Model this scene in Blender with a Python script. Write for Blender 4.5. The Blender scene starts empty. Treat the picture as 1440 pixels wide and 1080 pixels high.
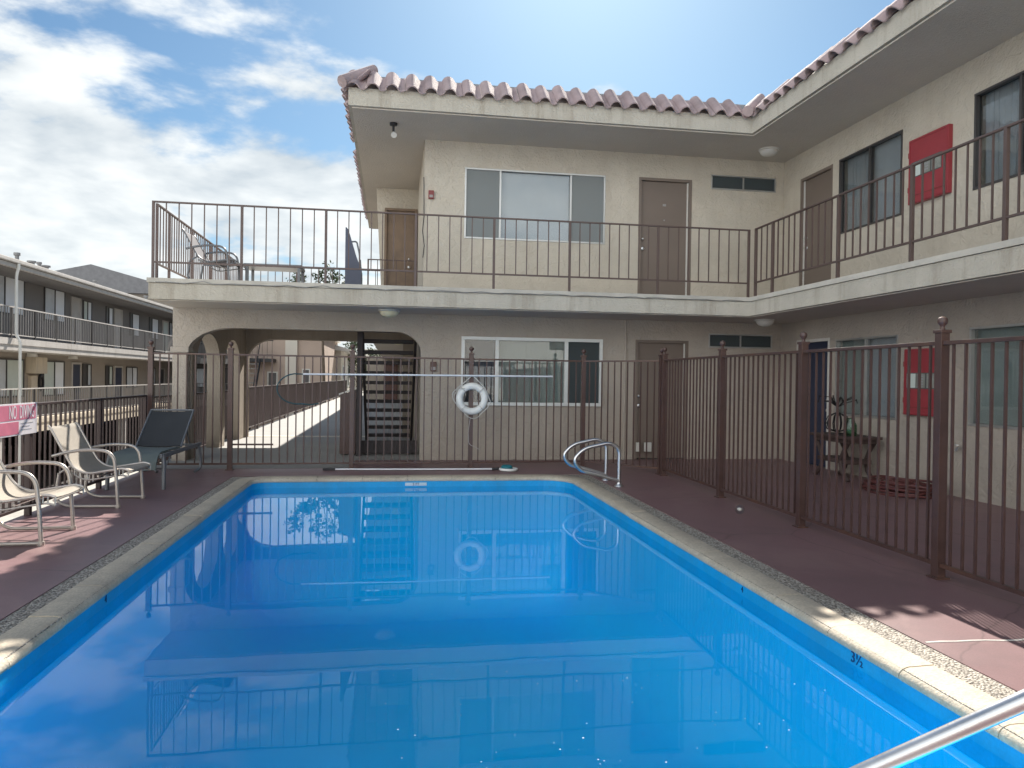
import bpy, bmesh, math, random
from mathutils import Vector, Matrix, noise
random.seed(11)
sc = bpy.context.scene
COL = sc.collection
PI = math.pi

# ------------------------------------------------------------------ materials
def new_mat(name):
    m = bpy.data.materials.new(name); m.use_nodes = True
    nt = m.node_tree; nt.nodes.clear()
    out = nt.nodes.new('ShaderNodeOutputMaterial')
    return m, nt, out

def N(nt, kind, **kw):
    n = nt.nodes.new(kind)
    for k, v in kw.items():
        if k in n.inputs: n.inputs[k].default_value = v
        else: setattr(n, k, v)
    return n

def L(nt, a, b): nt.links.new(a, b)

def ramp(nt, fac, stops):
    r = nt.nodes.new('ShaderNodeValToRGB')
    e = r.color_ramp.elements
    while len(e) < len(stops): e.new(0.5)
    for i, (p, c) in enumerate(stops):
        e[i].position = p; e[i].color = (*c, 1) if len(c) == 3 else c
    L(nt, fac, r.inputs[0]); return r.outputs[0]

def scl(c, k): return tuple(min(1, v * k) for v in c)

def mat(name, col, rough=0.7, metal=0.0, var=0.12, scale=3.0, bump=0.0, bscale=40.0, stain=None, stain_amt=0.0,
        streak=False, spec=0.5, fine=0.0, coat=0.0, trowel=0.0, patch=None, cracks=0.0):
    """Principled with large-scale colour variation, optional stains (patches or vertical streaks) and bump."""
    m, nt, out = new_mat(name)
    tc = N(nt, 'ShaderNodeTexCoord'); P = tc.outputs['Object']
    b = N(nt, 'ShaderNodeBsdfPrincipled', Roughness=rough, Metallic=metal)
    b.inputs['Specular IOR Level'].default_value = spec
    b.inputs['Coat Weight'].default_value = coat
    n1 = N(nt, 'ShaderNodeTexNoise', Scale=scale, Detail=6.0, Roughness=0.6); L(nt, P, n1.inputs['Vector'])
    c = ramp(nt, n1.outputs['Fac'], [(0.3, scl(col, 1 - var)), (0.7, scl(col, 1 + var))])
    if fine > 0:
        nf = N(nt, 'ShaderNodeTexNoise', Scale=bscale, Detail=3.0); L(nt, P, nf.inputs['Vector'])
        cf = ramp(nt, nf.outputs['Fac'], [(0.35, (1 - fine,) * 3), (0.65, (1 + 0 * fine,) * 3)])
        mx = N(nt, 'ShaderNodeMix', data_type='RGBA', blend_type='MULTIPLY'); mx.inputs[0].default_value = 1
        L(nt, c, mx.inputs[6]); L(nt, cf, mx.inputs[7]); c = mx.outputs[2]
    if stain is not None:
        mp = N(nt, 'ShaderNodeMapping')
        mp.inputs['Scale'].default_value = (3.5, 3.5, 0.35) if streak else (0.9, 0.9, 0.9)
        L(nt, P, mp.inputs[0])
        n2 = N(nt, 'ShaderNodeTexNoise', Scale=1.3, Detail=7.0, Roughness=0.65); L(nt, mp.outputs[0], n2.inputs['Vector'])
        f = ramp(nt, n2.outputs['Fac'], [(0.5, (0, 0, 0)), (0.72, (stain_amt,) * 3)])
        mx = N(nt, 'ShaderNodeMix', data_type='RGBA')
        L(nt, f, mx.inputs[0]); L(nt, c, mx.inputs[6]); mx.inputs[7].default_value = (*stain, 1); c = mx.outputs[2]
    if patch is not None:
        n4 = N(nt, 'ShaderNodeTexNoise', Scale=0.55, Detail=8.0, Roughness=0.7, Distortion=0.6); L(nt, P, n4.inputs['Vector'])
        f = ramp(nt, n4.outputs['Fac'], [(0.54, (0, 0, 0)), (0.60, (patch[3],) * 3), (0.8, (patch[3],) * 3)])
        mx = N(nt, 'ShaderNodeMix', data_type='RGBA'); L(nt, f, mx.inputs[0]); L(nt, c, mx.inputs[6]); mx.inputs[7].default_value = (*patch[:3], 1); c = mx.outputs[2]
    if cracks > 0:
        nd = N(nt, 'ShaderNodeTexNoise', Scale=1.6, Detail=5.0); L(nt, P, nd.inputs['Vector'])
        mxv = N(nt, 'ShaderNodeMix', data_type='VECTOR'); mxv.inputs[0].default_value = 0.22; L(nt, P, mxv.inputs[4]); L(nt, nd.outputs['Color'], mxv.inputs[5])
        vo = N(nt, 'ShaderNodeTexVoronoi', Scale=0.55, feature='DISTANCE_TO_EDGE'); L(nt, mxv.outputs[1], vo.inputs['Vector'])
        f = ramp(nt, vo.outputs['Distance'], [(0.0, (cracks,) * 3), (0.0045, (0, 0, 0))])
        mx = N(nt, 'ShaderNodeMix', data_type='RGBA'); L(nt, f, mx.inputs[0]); L(nt, c, mx.inputs[6]); mx.inputs[7].default_value = (*scl(col, 0.35), 1); c = mx.outputs[2]
    L(nt, c, b.inputs['Base Color'])
    rr = N(nt, 'ShaderNodeMapRange'); rr.inputs[3].default_value = max(0, rough - 0.08); rr.inputs[4].default_value = min(1, rough + 0.08)
    L(nt, n1.outputs['Fac'], rr.inputs[0]); L(nt, rr.outputs[0], b.inputs['Roughness'])
    if bump > 0:
        n3 = N(nt, 'ShaderNodeTexNoise', Scale=bscale, Detail=4.0, Roughness=0.6); L(nt, P, n3.inputs['Vector'])
        bp = N(nt, 'ShaderNodeBump', Strength=bump, Distance=0.02); 
        if trowel > 0:
            n5 = N(nt, 'ShaderNodeTexNoise', Scale=7.0, Detail=5.0, Roughness=0.55, Distortion=0.8); L(nt, P, n5.inputs['Vector'])
            rp = ramp(nt, n5.outputs['Fac'], [(0.42, (0, 0, 0)), (0.56, (1, 1, 1))]); sm = N(nt, 'ShaderNodeMath', operation='MULTIPLY_ADD'); sm.inputs[1].default_value = trowel
            L(nt, rp, sm.inputs[0]); L(nt, n3.outputs['Fac'], sm.inputs[2]); L(nt, sm.outputs[0], bp.inputs['Height'])
        else: L(nt, n3.outputs['Fac'], bp.inputs['Height'])
        L(nt, bp.outputs[0], b.inputs['Normal'])
    L(nt, b.outputs[0], out.inputs[0])
    return m

M = {}
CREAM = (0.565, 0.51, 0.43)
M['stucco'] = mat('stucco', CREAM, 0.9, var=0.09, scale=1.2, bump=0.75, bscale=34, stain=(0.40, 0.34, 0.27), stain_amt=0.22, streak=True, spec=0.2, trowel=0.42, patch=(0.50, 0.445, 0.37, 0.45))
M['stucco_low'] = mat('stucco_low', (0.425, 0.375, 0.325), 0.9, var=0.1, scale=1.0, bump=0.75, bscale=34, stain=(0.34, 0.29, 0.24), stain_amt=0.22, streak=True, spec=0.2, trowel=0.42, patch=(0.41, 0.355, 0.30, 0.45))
M['stucco_porch_shade'] = mat('stucco_porch_shade', (0.33, 0.285, 0.24), 0.9, var=0.1, scale=1.0, bump=0.75, bscale=34, stain=(0.22, 0.18, 0.15), stain_amt=0.5, streak=True, spec=0.2)  # same stucco made darker: porch and passage shade put into the colour
M['soffit'] = mat('soffit', (0.56, 0.51, 0.45), 0.92, var=0.07, scale=0.8, bump=0.5, bscale=45, spec=0.2)
M['fascia'] = mat('fascia_stucco', (0.455, 0.425, 0.37), 0.9, var=0.1, scale=1.6, bump=0.9, bscale=30, stain=(0.30, 0.26, 0.21), stain_amt=0.7, streak=True, spec=0.2)
M['lip'] = mat('flashing_paint', (0.44, 0.415, 0.37), 0.6, var=0.15, scale=2, bump=0.25, bscale=12, stain=(0.25, 0.23, 0.21), stain_amt=0.5)
M['tile'] = mat('clay_tile', (0.37, 0.285, 0.285), 0.8, var=0.25, scale=2.2, bump=0.4, bscale=50, stain=(0.5, 0.42, 0.4), stain_amt=0.4)
M['door'] = mat('taupe_door_paint', (0.185, 0.145, 0.12), 0.55, var=0.06, scale=1.5, bump=0.08, bscale=60)
M['blue_door'] = mat('navy_door_paint', (0.02, 0.028, 0.06), 0.5, var=0.1)
M['wood_door'] = mat('stained_wood_door', (0.19, 0.13, 0.088), 0.55, var=0.2, scale=4)
M['brown'] = mat('brown_fence_paint', (0.074, 0.040, 0.036), 0.36, var=0.2, scale=6, bump=0.12, bscale=70, stain=(0.16, 0.07, 0.03), stain_amt=0.6)
M['darkbrown'] = mat('dark_brown_paint', (0.040, 0.021, 0.020), 0.5, var=0.2, scale=6, bump=0.1, bscale=70)
M['rail'] = mat('balcony_rail_paint', (0.105, 0.07, 0.062), 0.5, var=0.15, scale=6, bump=0.1, bscale=70)
M['darkwood'] = mat('dark_stair_timber', (0.035, 0.028, 0.03), 0.7, var=0.25, scale=3, bump=0.3, bscale=30)
M['deck'] = mat('red_deck_paint', (0.215, 0.122, 0.128), 0.45, var=0.1, scale=0.8, bump=0.06, bscale=90, stain=(0.14, 0.088, 0.092), stain_amt=0.75, fine=0.12, patch=(0.25, 0.155, 0.148, 0.45), cracks=0.55)
M['coping'] = mat('coping_concrete', (0.57, 0.495, 0.385), 0.75, var=0.12, scale=5, bump=0.3, bscale=60, stain=(0.35, 0.30, 0.24), stain_amt=0.7, fine=0.2)
M['walk'] = mat('walkway_concrete', (0.30, 0.295, 0.285), 0.8, var=0.1, scale=0.9, bump=0.3, bscale=40, stain=(0.26, 0.25, 0.24), stain_amt=0.6, fine=0.12)
M['asphalt'] = mat('driveway_concrete', (0.42, 0.41, 0.38), 0.85, var=0.12, scale=0.25, bump=0.3, bscale=30, stain=(0.25, 0.24, 0.23), stain_amt=0.6)
M['pool'] = mat('blue_pool_plaster', (0.001, 0.555, 0.97), 0.6, var=0.03, scale=0.5, stain=(0.001, 0.505, 0.94), stain_amt=0.4)
M['poolband'] = mat('waterline_paint', (0.003, 0.36, 0.72), 0.4, var=0.12, scale=4, stain=(0.05, 0.26, 0.42), stain_amt=0.6, fine=0.1, bscale=60)
M['chrome'] = mat('brushed_steel', (0.60, 0.60, 0.61), 0.30, 1.0, var=0.06, scale=8, bump=0.03, bscale=120)
M['alu'] = mat('window_aluminium', (0.46, 0.46, 0.45), 0.4, 0.7, var=0.08)
M['bronze'] = mat('dark_window_frame', (0.075, 0.07, 0.07), 0.45, 0.4, var=0.1)
M['white'] = mat('white_vinyl', (0.74, 0.75, 0.73), 0.45, var=0.04)
M['offwhite'] = mat('weathered_white', (0.62, 0.60, 0.56), 0.6, var=0.08, scale=5, stain=(0.4, 0.36, 0.3), stain_amt=0.4)
M['blind'] = mat('white_blind', (0.76, 0.79, 0.83), 0.8, var=0.02)
M['vblind'] = mat('grey_green_blind', (0.56, 0.62, 0.58), 0.8, var=0.05)
M['drape'] = mat('grey_curtain', (0.52, 0.55, 0.58), 0.9, var=0.1)
M['room'] = mat('dim_room', (0.10, 0.10, 0.10), 0.95, var=0.1)
M['red'] = mat('red_cabinet_paint', (0.31, 0.038, 0.05), 0.45, var=0.1, scale=3, bump=0.05, bscale=60, stain=(0.25, 0.03, 0.04), stain_amt=0.5)
M['redbox'] = mat('dull_red_box', (0.22, 0.035, 0.035), 0.5, var=0.1)
M['brownbox'] = mat('brown_box', (0.10, 0.045, 0.035), 0.5, var=0.1)
M['sling'] = mat('beige_sling', (0.36, 0.32, 0.265), 0.8, var=0.08, scale=8, bump=0.35, bscale=220, fine=0.1)
M['chairframe'] = mat('champagne_tube', (0.50, 0.46, 0.42), 0.35, 0.55, var=0.1)
M['darksling'] = mat('teal_black_sling', (0.034, 0.037, 0.042), 0.75, var=0.12, scale=4, bump=0.35, bscale=200)
M['backlitsling'] = mat('backlit_sling', (0.075, 0.075, 0.095), 0.85, var=0.1)  # backlit darkness of the balcony chair put into its fabric colour
M['cushion'] = mat('grey_green_sling', (0.115, 0.14, 0.137), 0.75, var=0.1, scale=4, bump=0.35, bscale=180)
M['greyframe'] = mat('grey_tube', (0.16, 0.17, 0.185), 0.4, 0.3, var=0.1)
M['bluegrey'] = mat('blue_grey_fabric', (0.10, 0.11, 0.15), 0.8, var=0.1)
M['ring'] = mat('ring_vinyl', (0.72, 0.72, 0.70), 0.6, var=0.08, scale=9, bump=0.25, bscale=60, stain=(0.45, 0.43, 0.4), stain_amt=0.5)
M['rope'] = mat('grey_rope', (0.50, 0.49, 0.47), 0.9, var=0.15, bump=0.4, bscale=150)
M['polewhite'] = mat('pole_aluminium', (0.66, 0.68, 0.72), 0.35, 0.3, var=0.05)
M['teal'] = mat('teal_plastic', (0.008, 0.15, 0.19), 0.45, var=0.1)
M['hookteal'] = mat('dark_teal_tube', (0.01, 0.06, 0.075), 0.45, var=0.1)
M['black'] = mat('black_metal', (0.016, 0.016, 0.02), 0.5, var=0.2)
M['tablewood'] = mat('dark_table_wood', (0.06, 0.038, 0.034), 0.6, var=0.25, scale=8)
M['hose'] = mat('red_rubber_hose', (0.11, 0.032, 0.03), 0.55, var=0.2, scale=10)
M['signwhite'] = mat('sign_white', (0.74, 0.70, 0.72), 0.55, var=0.05, scale=8)
M['signpink'] = mat('faded_red_sign', (0.60, 0.17, 0.25), 0.55, var=0.12, scale=6)
M['signgrey'] = mat('sign_small_print', (0.30, 0.30, 0.32), 0.6, var=0.1)
M['lampglass'] = mat('lamp_dome_glass', (0.78, 0.72, 0.50), 0.3, var=0.06)
M['lampgrey'] = mat('lamp_dome_grey', (0.62, 0.60, 0.56), 0.35, var=0.05)
M['dimpaper'] = mat('dim_paper', (0.25, 0.255, 0.23), 0.7, var=0.25, scale=14)
M['grey'] = mat('grey_paint', (0.30, 0.29, 0.28), 0.6, var=0.1)
M['n_up'] = mat('neighbour_grey_wall', (0.20, 0.19, 0.185), 0.92, var=0.08, scale=0.7, bump=0.5, bscale=25, spec=0.2)
M['n_low'] = mat('neighbour_beige_wall', (0.34, 0.30, 0.26), 0.92, var=0.08, scale=0.7, bump=0.5, bscale=25, spec=0.2)
M['n_trim'] = mat('neighbour_trim', (0.47, 0.445, 0.42), 0.7, var=0.08, scale=2, stain=(0.3, 0.27, 0.24), stain_amt=0.5, streak=True)
M['n_band'] = mat('neighbour_tan_band', (0.58, 0.50, 0.39), 0.85, var=0.08, scale=2, stain=(0.35, 0.3, 0.25), stain_amt=0.5, streak=True)
M['n_roof'] = mat('grey_shingle', (0.20, 0.195, 0.20), 0.9, var=0.15, scale=3, bump=0.6, bscale=20)
M['n_rail'] = mat('neighbour_rail_paint', (0.24, 0.23, 0.225), 0.5, var=0.1)
M['pinkwall'] = mat('pink_stucco', (0.46, 0.36, 0.30), 0.9, var=0.1, scale=0.5, bump=0.4, bscale=20)
M['palewall'] = mat('pale_stucco', (0.62, 0.57, 0.50), 0.9, var=0.08, scale=0.5)
M['bark'] = mat('bark', (0.13, 0.10, 0.075), 0.9, var=0.3, scale=6, bump=0.5, bscale=25)
M['leaf'] = mat('leaf_green', (0.055, 0.075, 0.03), 0.6, var=0.35, scale=1.2)
M['petal'] = mat('dark_wrought_iron', (0.02, 0.018, 0.02), 0.55, 0.3, var=0.2)
M['number'] = mat('navy_numerals', (0.004, 0.045, 0.16), 0.5, var=0.05)
M['tileplate'] = mat('pale_marker_tile', (0.55, 0.66, 0.72), 0.35, var=0.1)
M['foam'] = mat('white_fleck', (0.45, 0.60, 0.68), 0.5, var=0.1)

def glassy(name, tint, ior=1.5, base_refl=0.0, rough=0.01, bump=0.0):
    m, nt, out = new_mat(name)
    tr = N(nt, 'ShaderNodeBsdfTransparent', Color=(*tint, 1))
    gl = N(nt, 'ShaderNodeBsdfGlossy', Roughness=rough)
    fr = N(nt, 'ShaderNodeFresnel'); ge = N(nt, 'ShaderNodeNewGeometry'); io = N(nt, 'ShaderNodeMapRange'); io.inputs[3].default_value = ior; io.inputs[4].default_value = 1 / ior
    L(nt, ge.outputs['Backfacing'], io.inputs[0]); L(nt, io.outputs[0], fr.inputs['IOR'])
    ad = N(nt, 'ShaderNodeMath', operation='ADD', use_clamp=True); ad.inputs[1].default_value = base_refl
    L(nt, fr.outputs[0], ad.inputs[0])
    if bump:
        tc = N(nt, 'ShaderNodeTexCoord'); n = N(nt, 'ShaderNodeTexNoise', Scale=0.9, Detail=1.0); L(nt, tc.outputs['Object'], n.inputs['Vector'])
        bp = N(nt, 'ShaderNodeBump', Strength=bump, Distance=0.02); L(nt, n.outputs['Fac'], bp.inputs['Height']); L(nt, bp.outputs[0], gl.inputs['Normal'])
    mx = N(nt, 'ShaderNodeMixShader')
    L(nt, ad.outputs[0], mx.inputs[0]); L(nt, tr.outputs[0], mx.inputs[1]); L(nt, gl.outputs[0], mx.inputs[2])
    L(nt, mx.outputs[0], out.inputs[0]); return m
M['glass'] = glassy('window_glass', (0.75, 0.77, 0.775), 1.5, 0.03, bump=0.06)
M['greenglass'] = glassy('green_glass', (0.35, 0.62, 0.45), 1.5, 0.03)
M['ballglass'] = glassy('clear_plastic', (0.86, 0.88, 0.88), 1.45, 0.05)

def screen_mat(name='insect_screen', col=(0.30, 0.32, 0.32), cover=0.66):
    m, nt, out = new_mat(name)
    d = N(nt, 'ShaderNodeBsdfDiffuse', Color=(*col, 1)); t = N(nt, 'ShaderNodeBsdfTransparent')
    mx = N(nt, 'ShaderNodeMixShader'); mx.inputs[0].default_value = cover
    L(nt, t.outputs[0], mx.inputs[1]); L(nt, d.outputs[0], mx.inputs[2]); L(nt, mx.outputs[0], out.inputs[0]); return m
M['screen'] = screen_mat(); M['darkscreen'] = screen_mat('dark_insect_screen', (0.075, 0.088, 0.092), 0.9)

def pebble_mat():
    m, nt, out = new_mat('exposed_aggregate')
    tc = N(nt, 'ShaderNodeTexCoord')
    v = N(nt, 'ShaderNodeTexVoronoi', Scale=70.0); L(nt, tc.outputs['Object'], v.inputs['Vector'])
    bw = N(nt, 'ShaderNodeRGBToBW'); L(nt, v.outputs['Color'], bw.inputs[0])
    c1 = ramp(nt, bw.outputs[0], [(0.15, (0.23, 0.205, 0.18)), (0.45, (0.38, 0.345, 0.295)), (0.8, (0.55, 0.51, 0.44))])
    e = ramp(nt, v.outputs['Distance'], [(0.45, (1, 1, 1)), (0.75, (0.42, 0.39, 0.36))])
    mx = N(nt, 'ShaderNodeMix', data_type='RGBA', blend_type='MULTIPLY'); mx.inputs[0].default_value = 1
    L(nt, c1, mx.inputs[6]); L(nt, e, mx.inputs[7])
    b = N(nt, 'ShaderNodeBsdfPrincipled', Roughness=0.75); L(nt, mx.outputs[2], b.inputs['Base Color'])
    inv = N(nt, 'ShaderNodeMath', operation='SUBTRACT'); inv.inputs[0].default_value = 1; L(nt, v.outputs['Distance'], inv.inputs[1])
    bp = N(nt, 'ShaderNodeBump', Strength=1.0, Distance=0.012); L(nt, inv.outputs[0], bp.inputs['Height']); L(nt, bp.outputs[0], b.inputs['Normal'])
    L(nt, b.outputs[0], out.inputs[0]); return m
M['pebble'] = pebble_mat()

def water_mat():
    m, nt, out = new_mat('pool_water')
    tc = N(nt, 'ShaderNodeTexCoord'); P = tc.outputs['Object']
    n1 = N(nt, 'ShaderNodeTexNoise', Scale=1.7, Detail=2.0, Roughness=0.45); L(nt, P, n1.inputs['Vector'])
    n2 = N(nt, 'ShaderNodeTexNoise', Scale=26.0, Detail=2.0); L(nt, P, n2.inputs['Vector'])
    # a little boil of water over the return jet
    mp = N(nt, 'ShaderNodeMapping'); mp.inputs['Location'].default_value = (-0.50, -4.72, 0.0); L(nt, P, mp.inputs[0])
    ln = N(nt, 'ShaderNodeVectorMath', operation='LENGTH'); L(nt, mp.outputs[0], ln.inputs[0])
    k = N(nt, 'ShaderNodeMapRange', clamp=True); k.inputs[1].default_value = 0.05; k.inputs[2].default_value = 0.17; k.inputs[3].default_value = 0.35; k.inputs[4].default_value = 0.0
    L(nt, ln.outputs['Value'], k.inputs[0])
    a = N(nt, 'ShaderNodeMath', operation='MULTIPLY'); L(nt, n2.outputs['Fac'], a.inputs[0]); L(nt, k.outputs[0], a.inputs[1])
    s = N(nt, 'ShaderNodeMath', operation='ADD'); L(nt, n1.outputs['Fac'], s.inputs[0]); L(nt, a.outputs[0], s.inputs[1])
    bp = N(nt, 'ShaderNodeBump', Strength=0.032, Distance=0.03); L(nt, s.outputs[0], bp.inputs['Height'])
    fr = N(nt, 'ShaderNodeFresnel'); L(nt, bp.outputs[0], fr.inputs['Normal'])
    ge = N(nt, 'ShaderNodeNewGeometry'); io = N(nt, 'ShaderNodeMapRange'); io.inputs[3].default_value = 1.30; io.inputs[4].default_value = 1 / 1.30
    L(nt, ge.outputs['Backfacing'], io.inputs[0]); L(nt, io.outputs[0], fr.inputs['IOR'])      # same reflectance from either side (light is not bent here)
    gl = N(nt, 'ShaderNodeBsdfGlossy', Roughness=0.0); L(nt, bp.outputs[0], gl.inputs['Normal'])
    tr = N(nt, 'ShaderNodeBsdfTransparent', Color=(0.45, 0.99, 1.0, 1))
    mx = N(nt, 'ShaderNodeMixShader'); L(nt, fr.outputs[0], mx.inputs[0]); L(nt, tr.outputs[0], mx.inputs[1]); L(nt, gl.outputs[0], mx.inputs[2])
    L(nt, mx.outputs[0], out.inputs[0]); return m
M['water'] = water_mat()

# ------------------------------------------------------------------ geometry helpers
class MB:
    def __init__(s): s.bm = bmesh.new()
    def box(s, x0, x1, y0, y1, z0, z1, bev=0.0, mtx=None):
        r = bmesh.ops.create_cube(s.bm, size=1)
        vs = r['verts']
        bmesh.ops.scale(s.bm, verts=vs, vec=(abs(x1 - x0), abs(y1 - y0), abs(z1 - z0)))
        bmesh.ops.translate(s.bm, verts=vs, vec=((x0 + x1) / 2, (y0 + y1) / 2, (z0 + z1) / 2))
        if bev > 0:
            es = list({e for v in vs for e in v.link_edges})
            rb = bmesh.ops.bevel(s.bm, geom=es, offset=bev, segments=2, affect='EDGES', profile=0.6)
            vs = list({v for f in rb['faces'] for v in f.verts} | {v for v in vs if v.is_valid})
        if mtx is not None: bmesh.ops.transform(s.bm, matrix=mtx, verts=vs)
        return s
    def tube(s, pts, r, n=8, closed=False, flat=1.0):
        pts = [Vector(p) for p in pts]; rings = []; m = len(pts)
        prev = None
        for i, p in enumerate(pts):
            if closed: t = pts[(i + 1) % m] - pts[i - 1]
            else: t = pts[min(i + 1, m - 1)] - pts[max(i - 1, 0)]
            t.normalize()
            if prev is None:
                a = Vector((0, 0, 1)) if abs(t.z) < 0.9 else Vector((1, 0, 0))
                u = t.cross(a).normalized()
            else: u = (prev - t * prev.dot(t)).normalized()
            prev = u; v = t.cross(u)
            rr = r[i] if isinstance(r, (list, tuple)) else r
            rings.append([s.bm.verts.new(p + (u * math.cos(q) + v * math.sin(q) * flat) * rr) for q in (2 * PI * k / n for k in range(n))])
        for i in range(m if closed else m - 1):
            A, B = rings[i], rings[(i + 1) % m]
            for k in range(n): s.bm.faces.new((A[k], A[(k + 1) % n], B[(k + 1) % n], B[k]))
        if not closed:
            s.bm.faces.new(rings[0][::-1]); s.bm.faces.new(rings[-1])
        return s
    def lathe(s, prof, c=(0, 0, 0), n=16):
        c = Vector(c); rings = []
        for r, z in prof:
            if r < 1e-5: rings.append([s.bm.verts.new(c + Vector((0, 0, z)))])
            else: rings.append([s.bm.verts.new(c + Vector((r * math.cos(2 * PI * k / n), r * math.sin(2 * PI * k / n), z))) for k in range(n)])
        for A, B in zip(rings, rings[1:]):
            for k in range(n):
                q = [A[k % len(A)], A[(k + 1) % len(A)], B[(k + 1) % len(B)], B[k % len(B)]]
                q = list(dict.fromkeys(q))
                if len(q) > 2: s.bm.faces.new(q)
        return s
    def prism(s, poly, vec):
        a = [s.bm.verts.new(Vector(p)) for p in poly]; b = [s.bm.verts.new(Vector(p) + Vector(vec)) for p in poly]
        s.bm.faces.new(a[::-1]); s.bm.faces.new(b)
        for i in range(len(a)):
            j = (i + 1) % len(a); s.bm.faces.new((a[i], a[j], b[j], b[i]))
        return s
    def torus(s, c, R, r, axis='y', n=32, m=12, flat=1.0):
        pts = []
        for k in range(n):
            q = 2 * PI * k / n; a, b = R * math.cos(q), R * math.sin(q)
            pts.append(Vector(c) + (Vector((a, 0, b)) if axis == 'y' else Vector((a, b, 0))))
        return s.tube(pts, r, m, closed=True)
    def sheet(s, rows, t=0.008):
        """grid of points thickened along its own normals"""
        g = [[s.bm.verts.new(Vector(p)) for p in row] for row in rows]
        fs = [s.bm.faces.new((g[i][j], g[i][j + 1], g[i + 1][j + 1], g[i + 1][j])) for i in range(len(g) - 1) for j in range(len(g[0]) - 1)]
        s.bm.normal_update()
        bmesh.ops.solidify(s.bm, geom=fs, thickness=t); return s
    def mesh_in(s, me, mtx=None):
        n0 = len(s.bm.verts); s.bm.from_mesh(me)
        s.bm.verts.ensure_lookup_table()
        if mtx is not None: bmesh.ops.transform(s.bm, matrix=mtx, verts=s.bm.verts[n0:])
        bpy.data.meshes.remove(me); return s
    def mesh(s, name, m, smooth=False, origin=None):
        if origin is not None: bmesh.ops.translate(s.bm, verts=s.bm.verts[:], vec=-Vector(origin))
        bmesh.ops.recalc_face_normals(s.bm, faces=s.bm.faces[:])
        me = bpy.data.meshes.new(name); s.bm.to_mesh(me); s.bm.free()
        me.materials.append(m)
        if smooth:
            me.shade_smooth()
            try: me.set_sharp_from_angle(angle=math.radians(40))
            except Exception: pass
        return me

ORG = {}
def link(name, me, parent=None, loc=(0, 0, 0)):
    o = bpy.data.objects.new(name, me); COL.objects.link(o); o.location = loc
    if parent is not None: o.parent = parent; ORG[o] = ORG[parent]
    else: ORG[o] = Vector(loc)
    return o
def tag(o, label, cat, group=None, kind=None):
    if kind: o['kind'] = kind
    if label: o['label'] = label
    if cat: o['category'] = cat
    if group: o['group'] = group
    return o
def thing(name, label, cat, loc=(0, 0, 0), rz=0, group=None):
    o = bpy.data.objects.new(name, None); COL.objects.link(o); o.empty_display_size = 0.1
    o.location = loc; o.rotation_euler = (0, 0, rz); ORG[o] = Vector(loc)
    return tag(o, label, cat, group)
def part(name, mb, m, parent, smooth=False, local=False):
    """a mesh under its thing; geometry given in world coordinates unless local"""
    return link(name, mb.mesh(name, m, smooth, None if local else ORG[parent]), parent)
def solo(name, mb, m, label, cat, group=None, smooth=False, loc=(0, 0, 0)):
    o = link(name, mb.mesh(name, m, smooth, loc), None, loc); ORG[o] = Vector(loc); return tag(o, label, cat, group)
def struct(name, mb, m, smooth=False):
    o = link(name, mb.mesh(name, m, smooth)); o['kind'] = 'structure'; return o
def dup(o, parent, loc=None):
    c = o.copy(); COL.objects.link(c); c.parent = parent
    if parent is not None and parent in ORG: ORG[c] = ORG[parent]
    if loc is not None: c.location = loc
    return c
def dup_tree(root, loc, rz, label):
    r = root.copy(); COL.objects.link(r); r.location = loc; r.rotation_euler = (0, 0, rz); r['label'] = label
    for ch in list(root.children):
        c = ch.copy(); COL.objects.link(c); c.parent = r
        for g in list(ch.children):
            d = g.copy(); COL.objects.link(d); d.parent = c
    return r

def fillmesh(outline, holes, t):
    cu = bpy.data.curves.new('tmp', 'CURVE'); cu.dimensions = '2D'; cu.fill_mode = 'BOTH'; cu.extrude = t / 2
    for poly in [outline] + list(holes):
        sp = cu.splines.new('POLY'); sp.points.add(len(poly) - 1)
        for p, q in zip(sp.points, poly): p.co = (q[0], q[1], 0, 1)
        sp.use_cyclic_u = True
    ob = bpy.data.objects.new('tmp', cu); COL.objects.link(ob)
    dg = bpy.context.evaluated_depsgraph_get()
    me = bpy.data.meshes.new_from_object(ob.evaluated_get(dg))
    bpy.data.objects.remove(ob); bpy.data.curves.remove(cu)
    return me
def rect(a, b, c, d): return [(a, c), (b, c), (b, d), (a, d)]
MX_FRONT = Matrix(((1, 0, 0, 0), (0, 0, -1, 0), (0, 1, 0, 0), (0, 0, 0, 1)))       # (u,z,d) -> x=u, y=-d, z
MX_SIDE = Matrix(((0, 0, -1, 0), (1, 0, 0, 0), (0, 1, 0, 0), (0, 0, 0, 1)))        # (u,z,d) -> x=-d, y=u, z
def plate_front(mb, outline, holes, Y, t):   # face at y=Y, body behind it
    return mb.mesh_in(fillmesh(outline, holes, t), Matrix.Translation((0, Y + t / 2, 0)) @ MX_FRONT)
def plate_side(mb, outline, holes, X, t):    # face at x=X looking -x, body at +x
    return mb.mesh_in(fillmesh(outline, holes, t), Matrix.Translation((X + t / 2, 0, 0)) @ MX_SIDE)
def plate_flat(mb, outline, holes, z1, t):
    return mb.mesh_in(fillmesh(outline, holes, t), Matrix.Translation((0, 0, z1 - t / 2)))
def text_mesh(body, size, ext=0.002):
    cu = bpy.data.curves.new('txt', 'FONT'); cu.body = body; cu.size = size; cu.extrude = ext; cu.align_x = 'CENTER'; cu.align_y = 'CENTER'
    ob = bpy.data.objects.new('txt', cu); COL.objects.link(ob)
    dg = bpy.context.evaluated_depsgraph_get(); me = bpy.data.meshes.new_from_object(ob.evaluated_get(dg))
    bpy.data.objects.remove(ob); bpy.data.curves.remove(cu); return me
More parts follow.
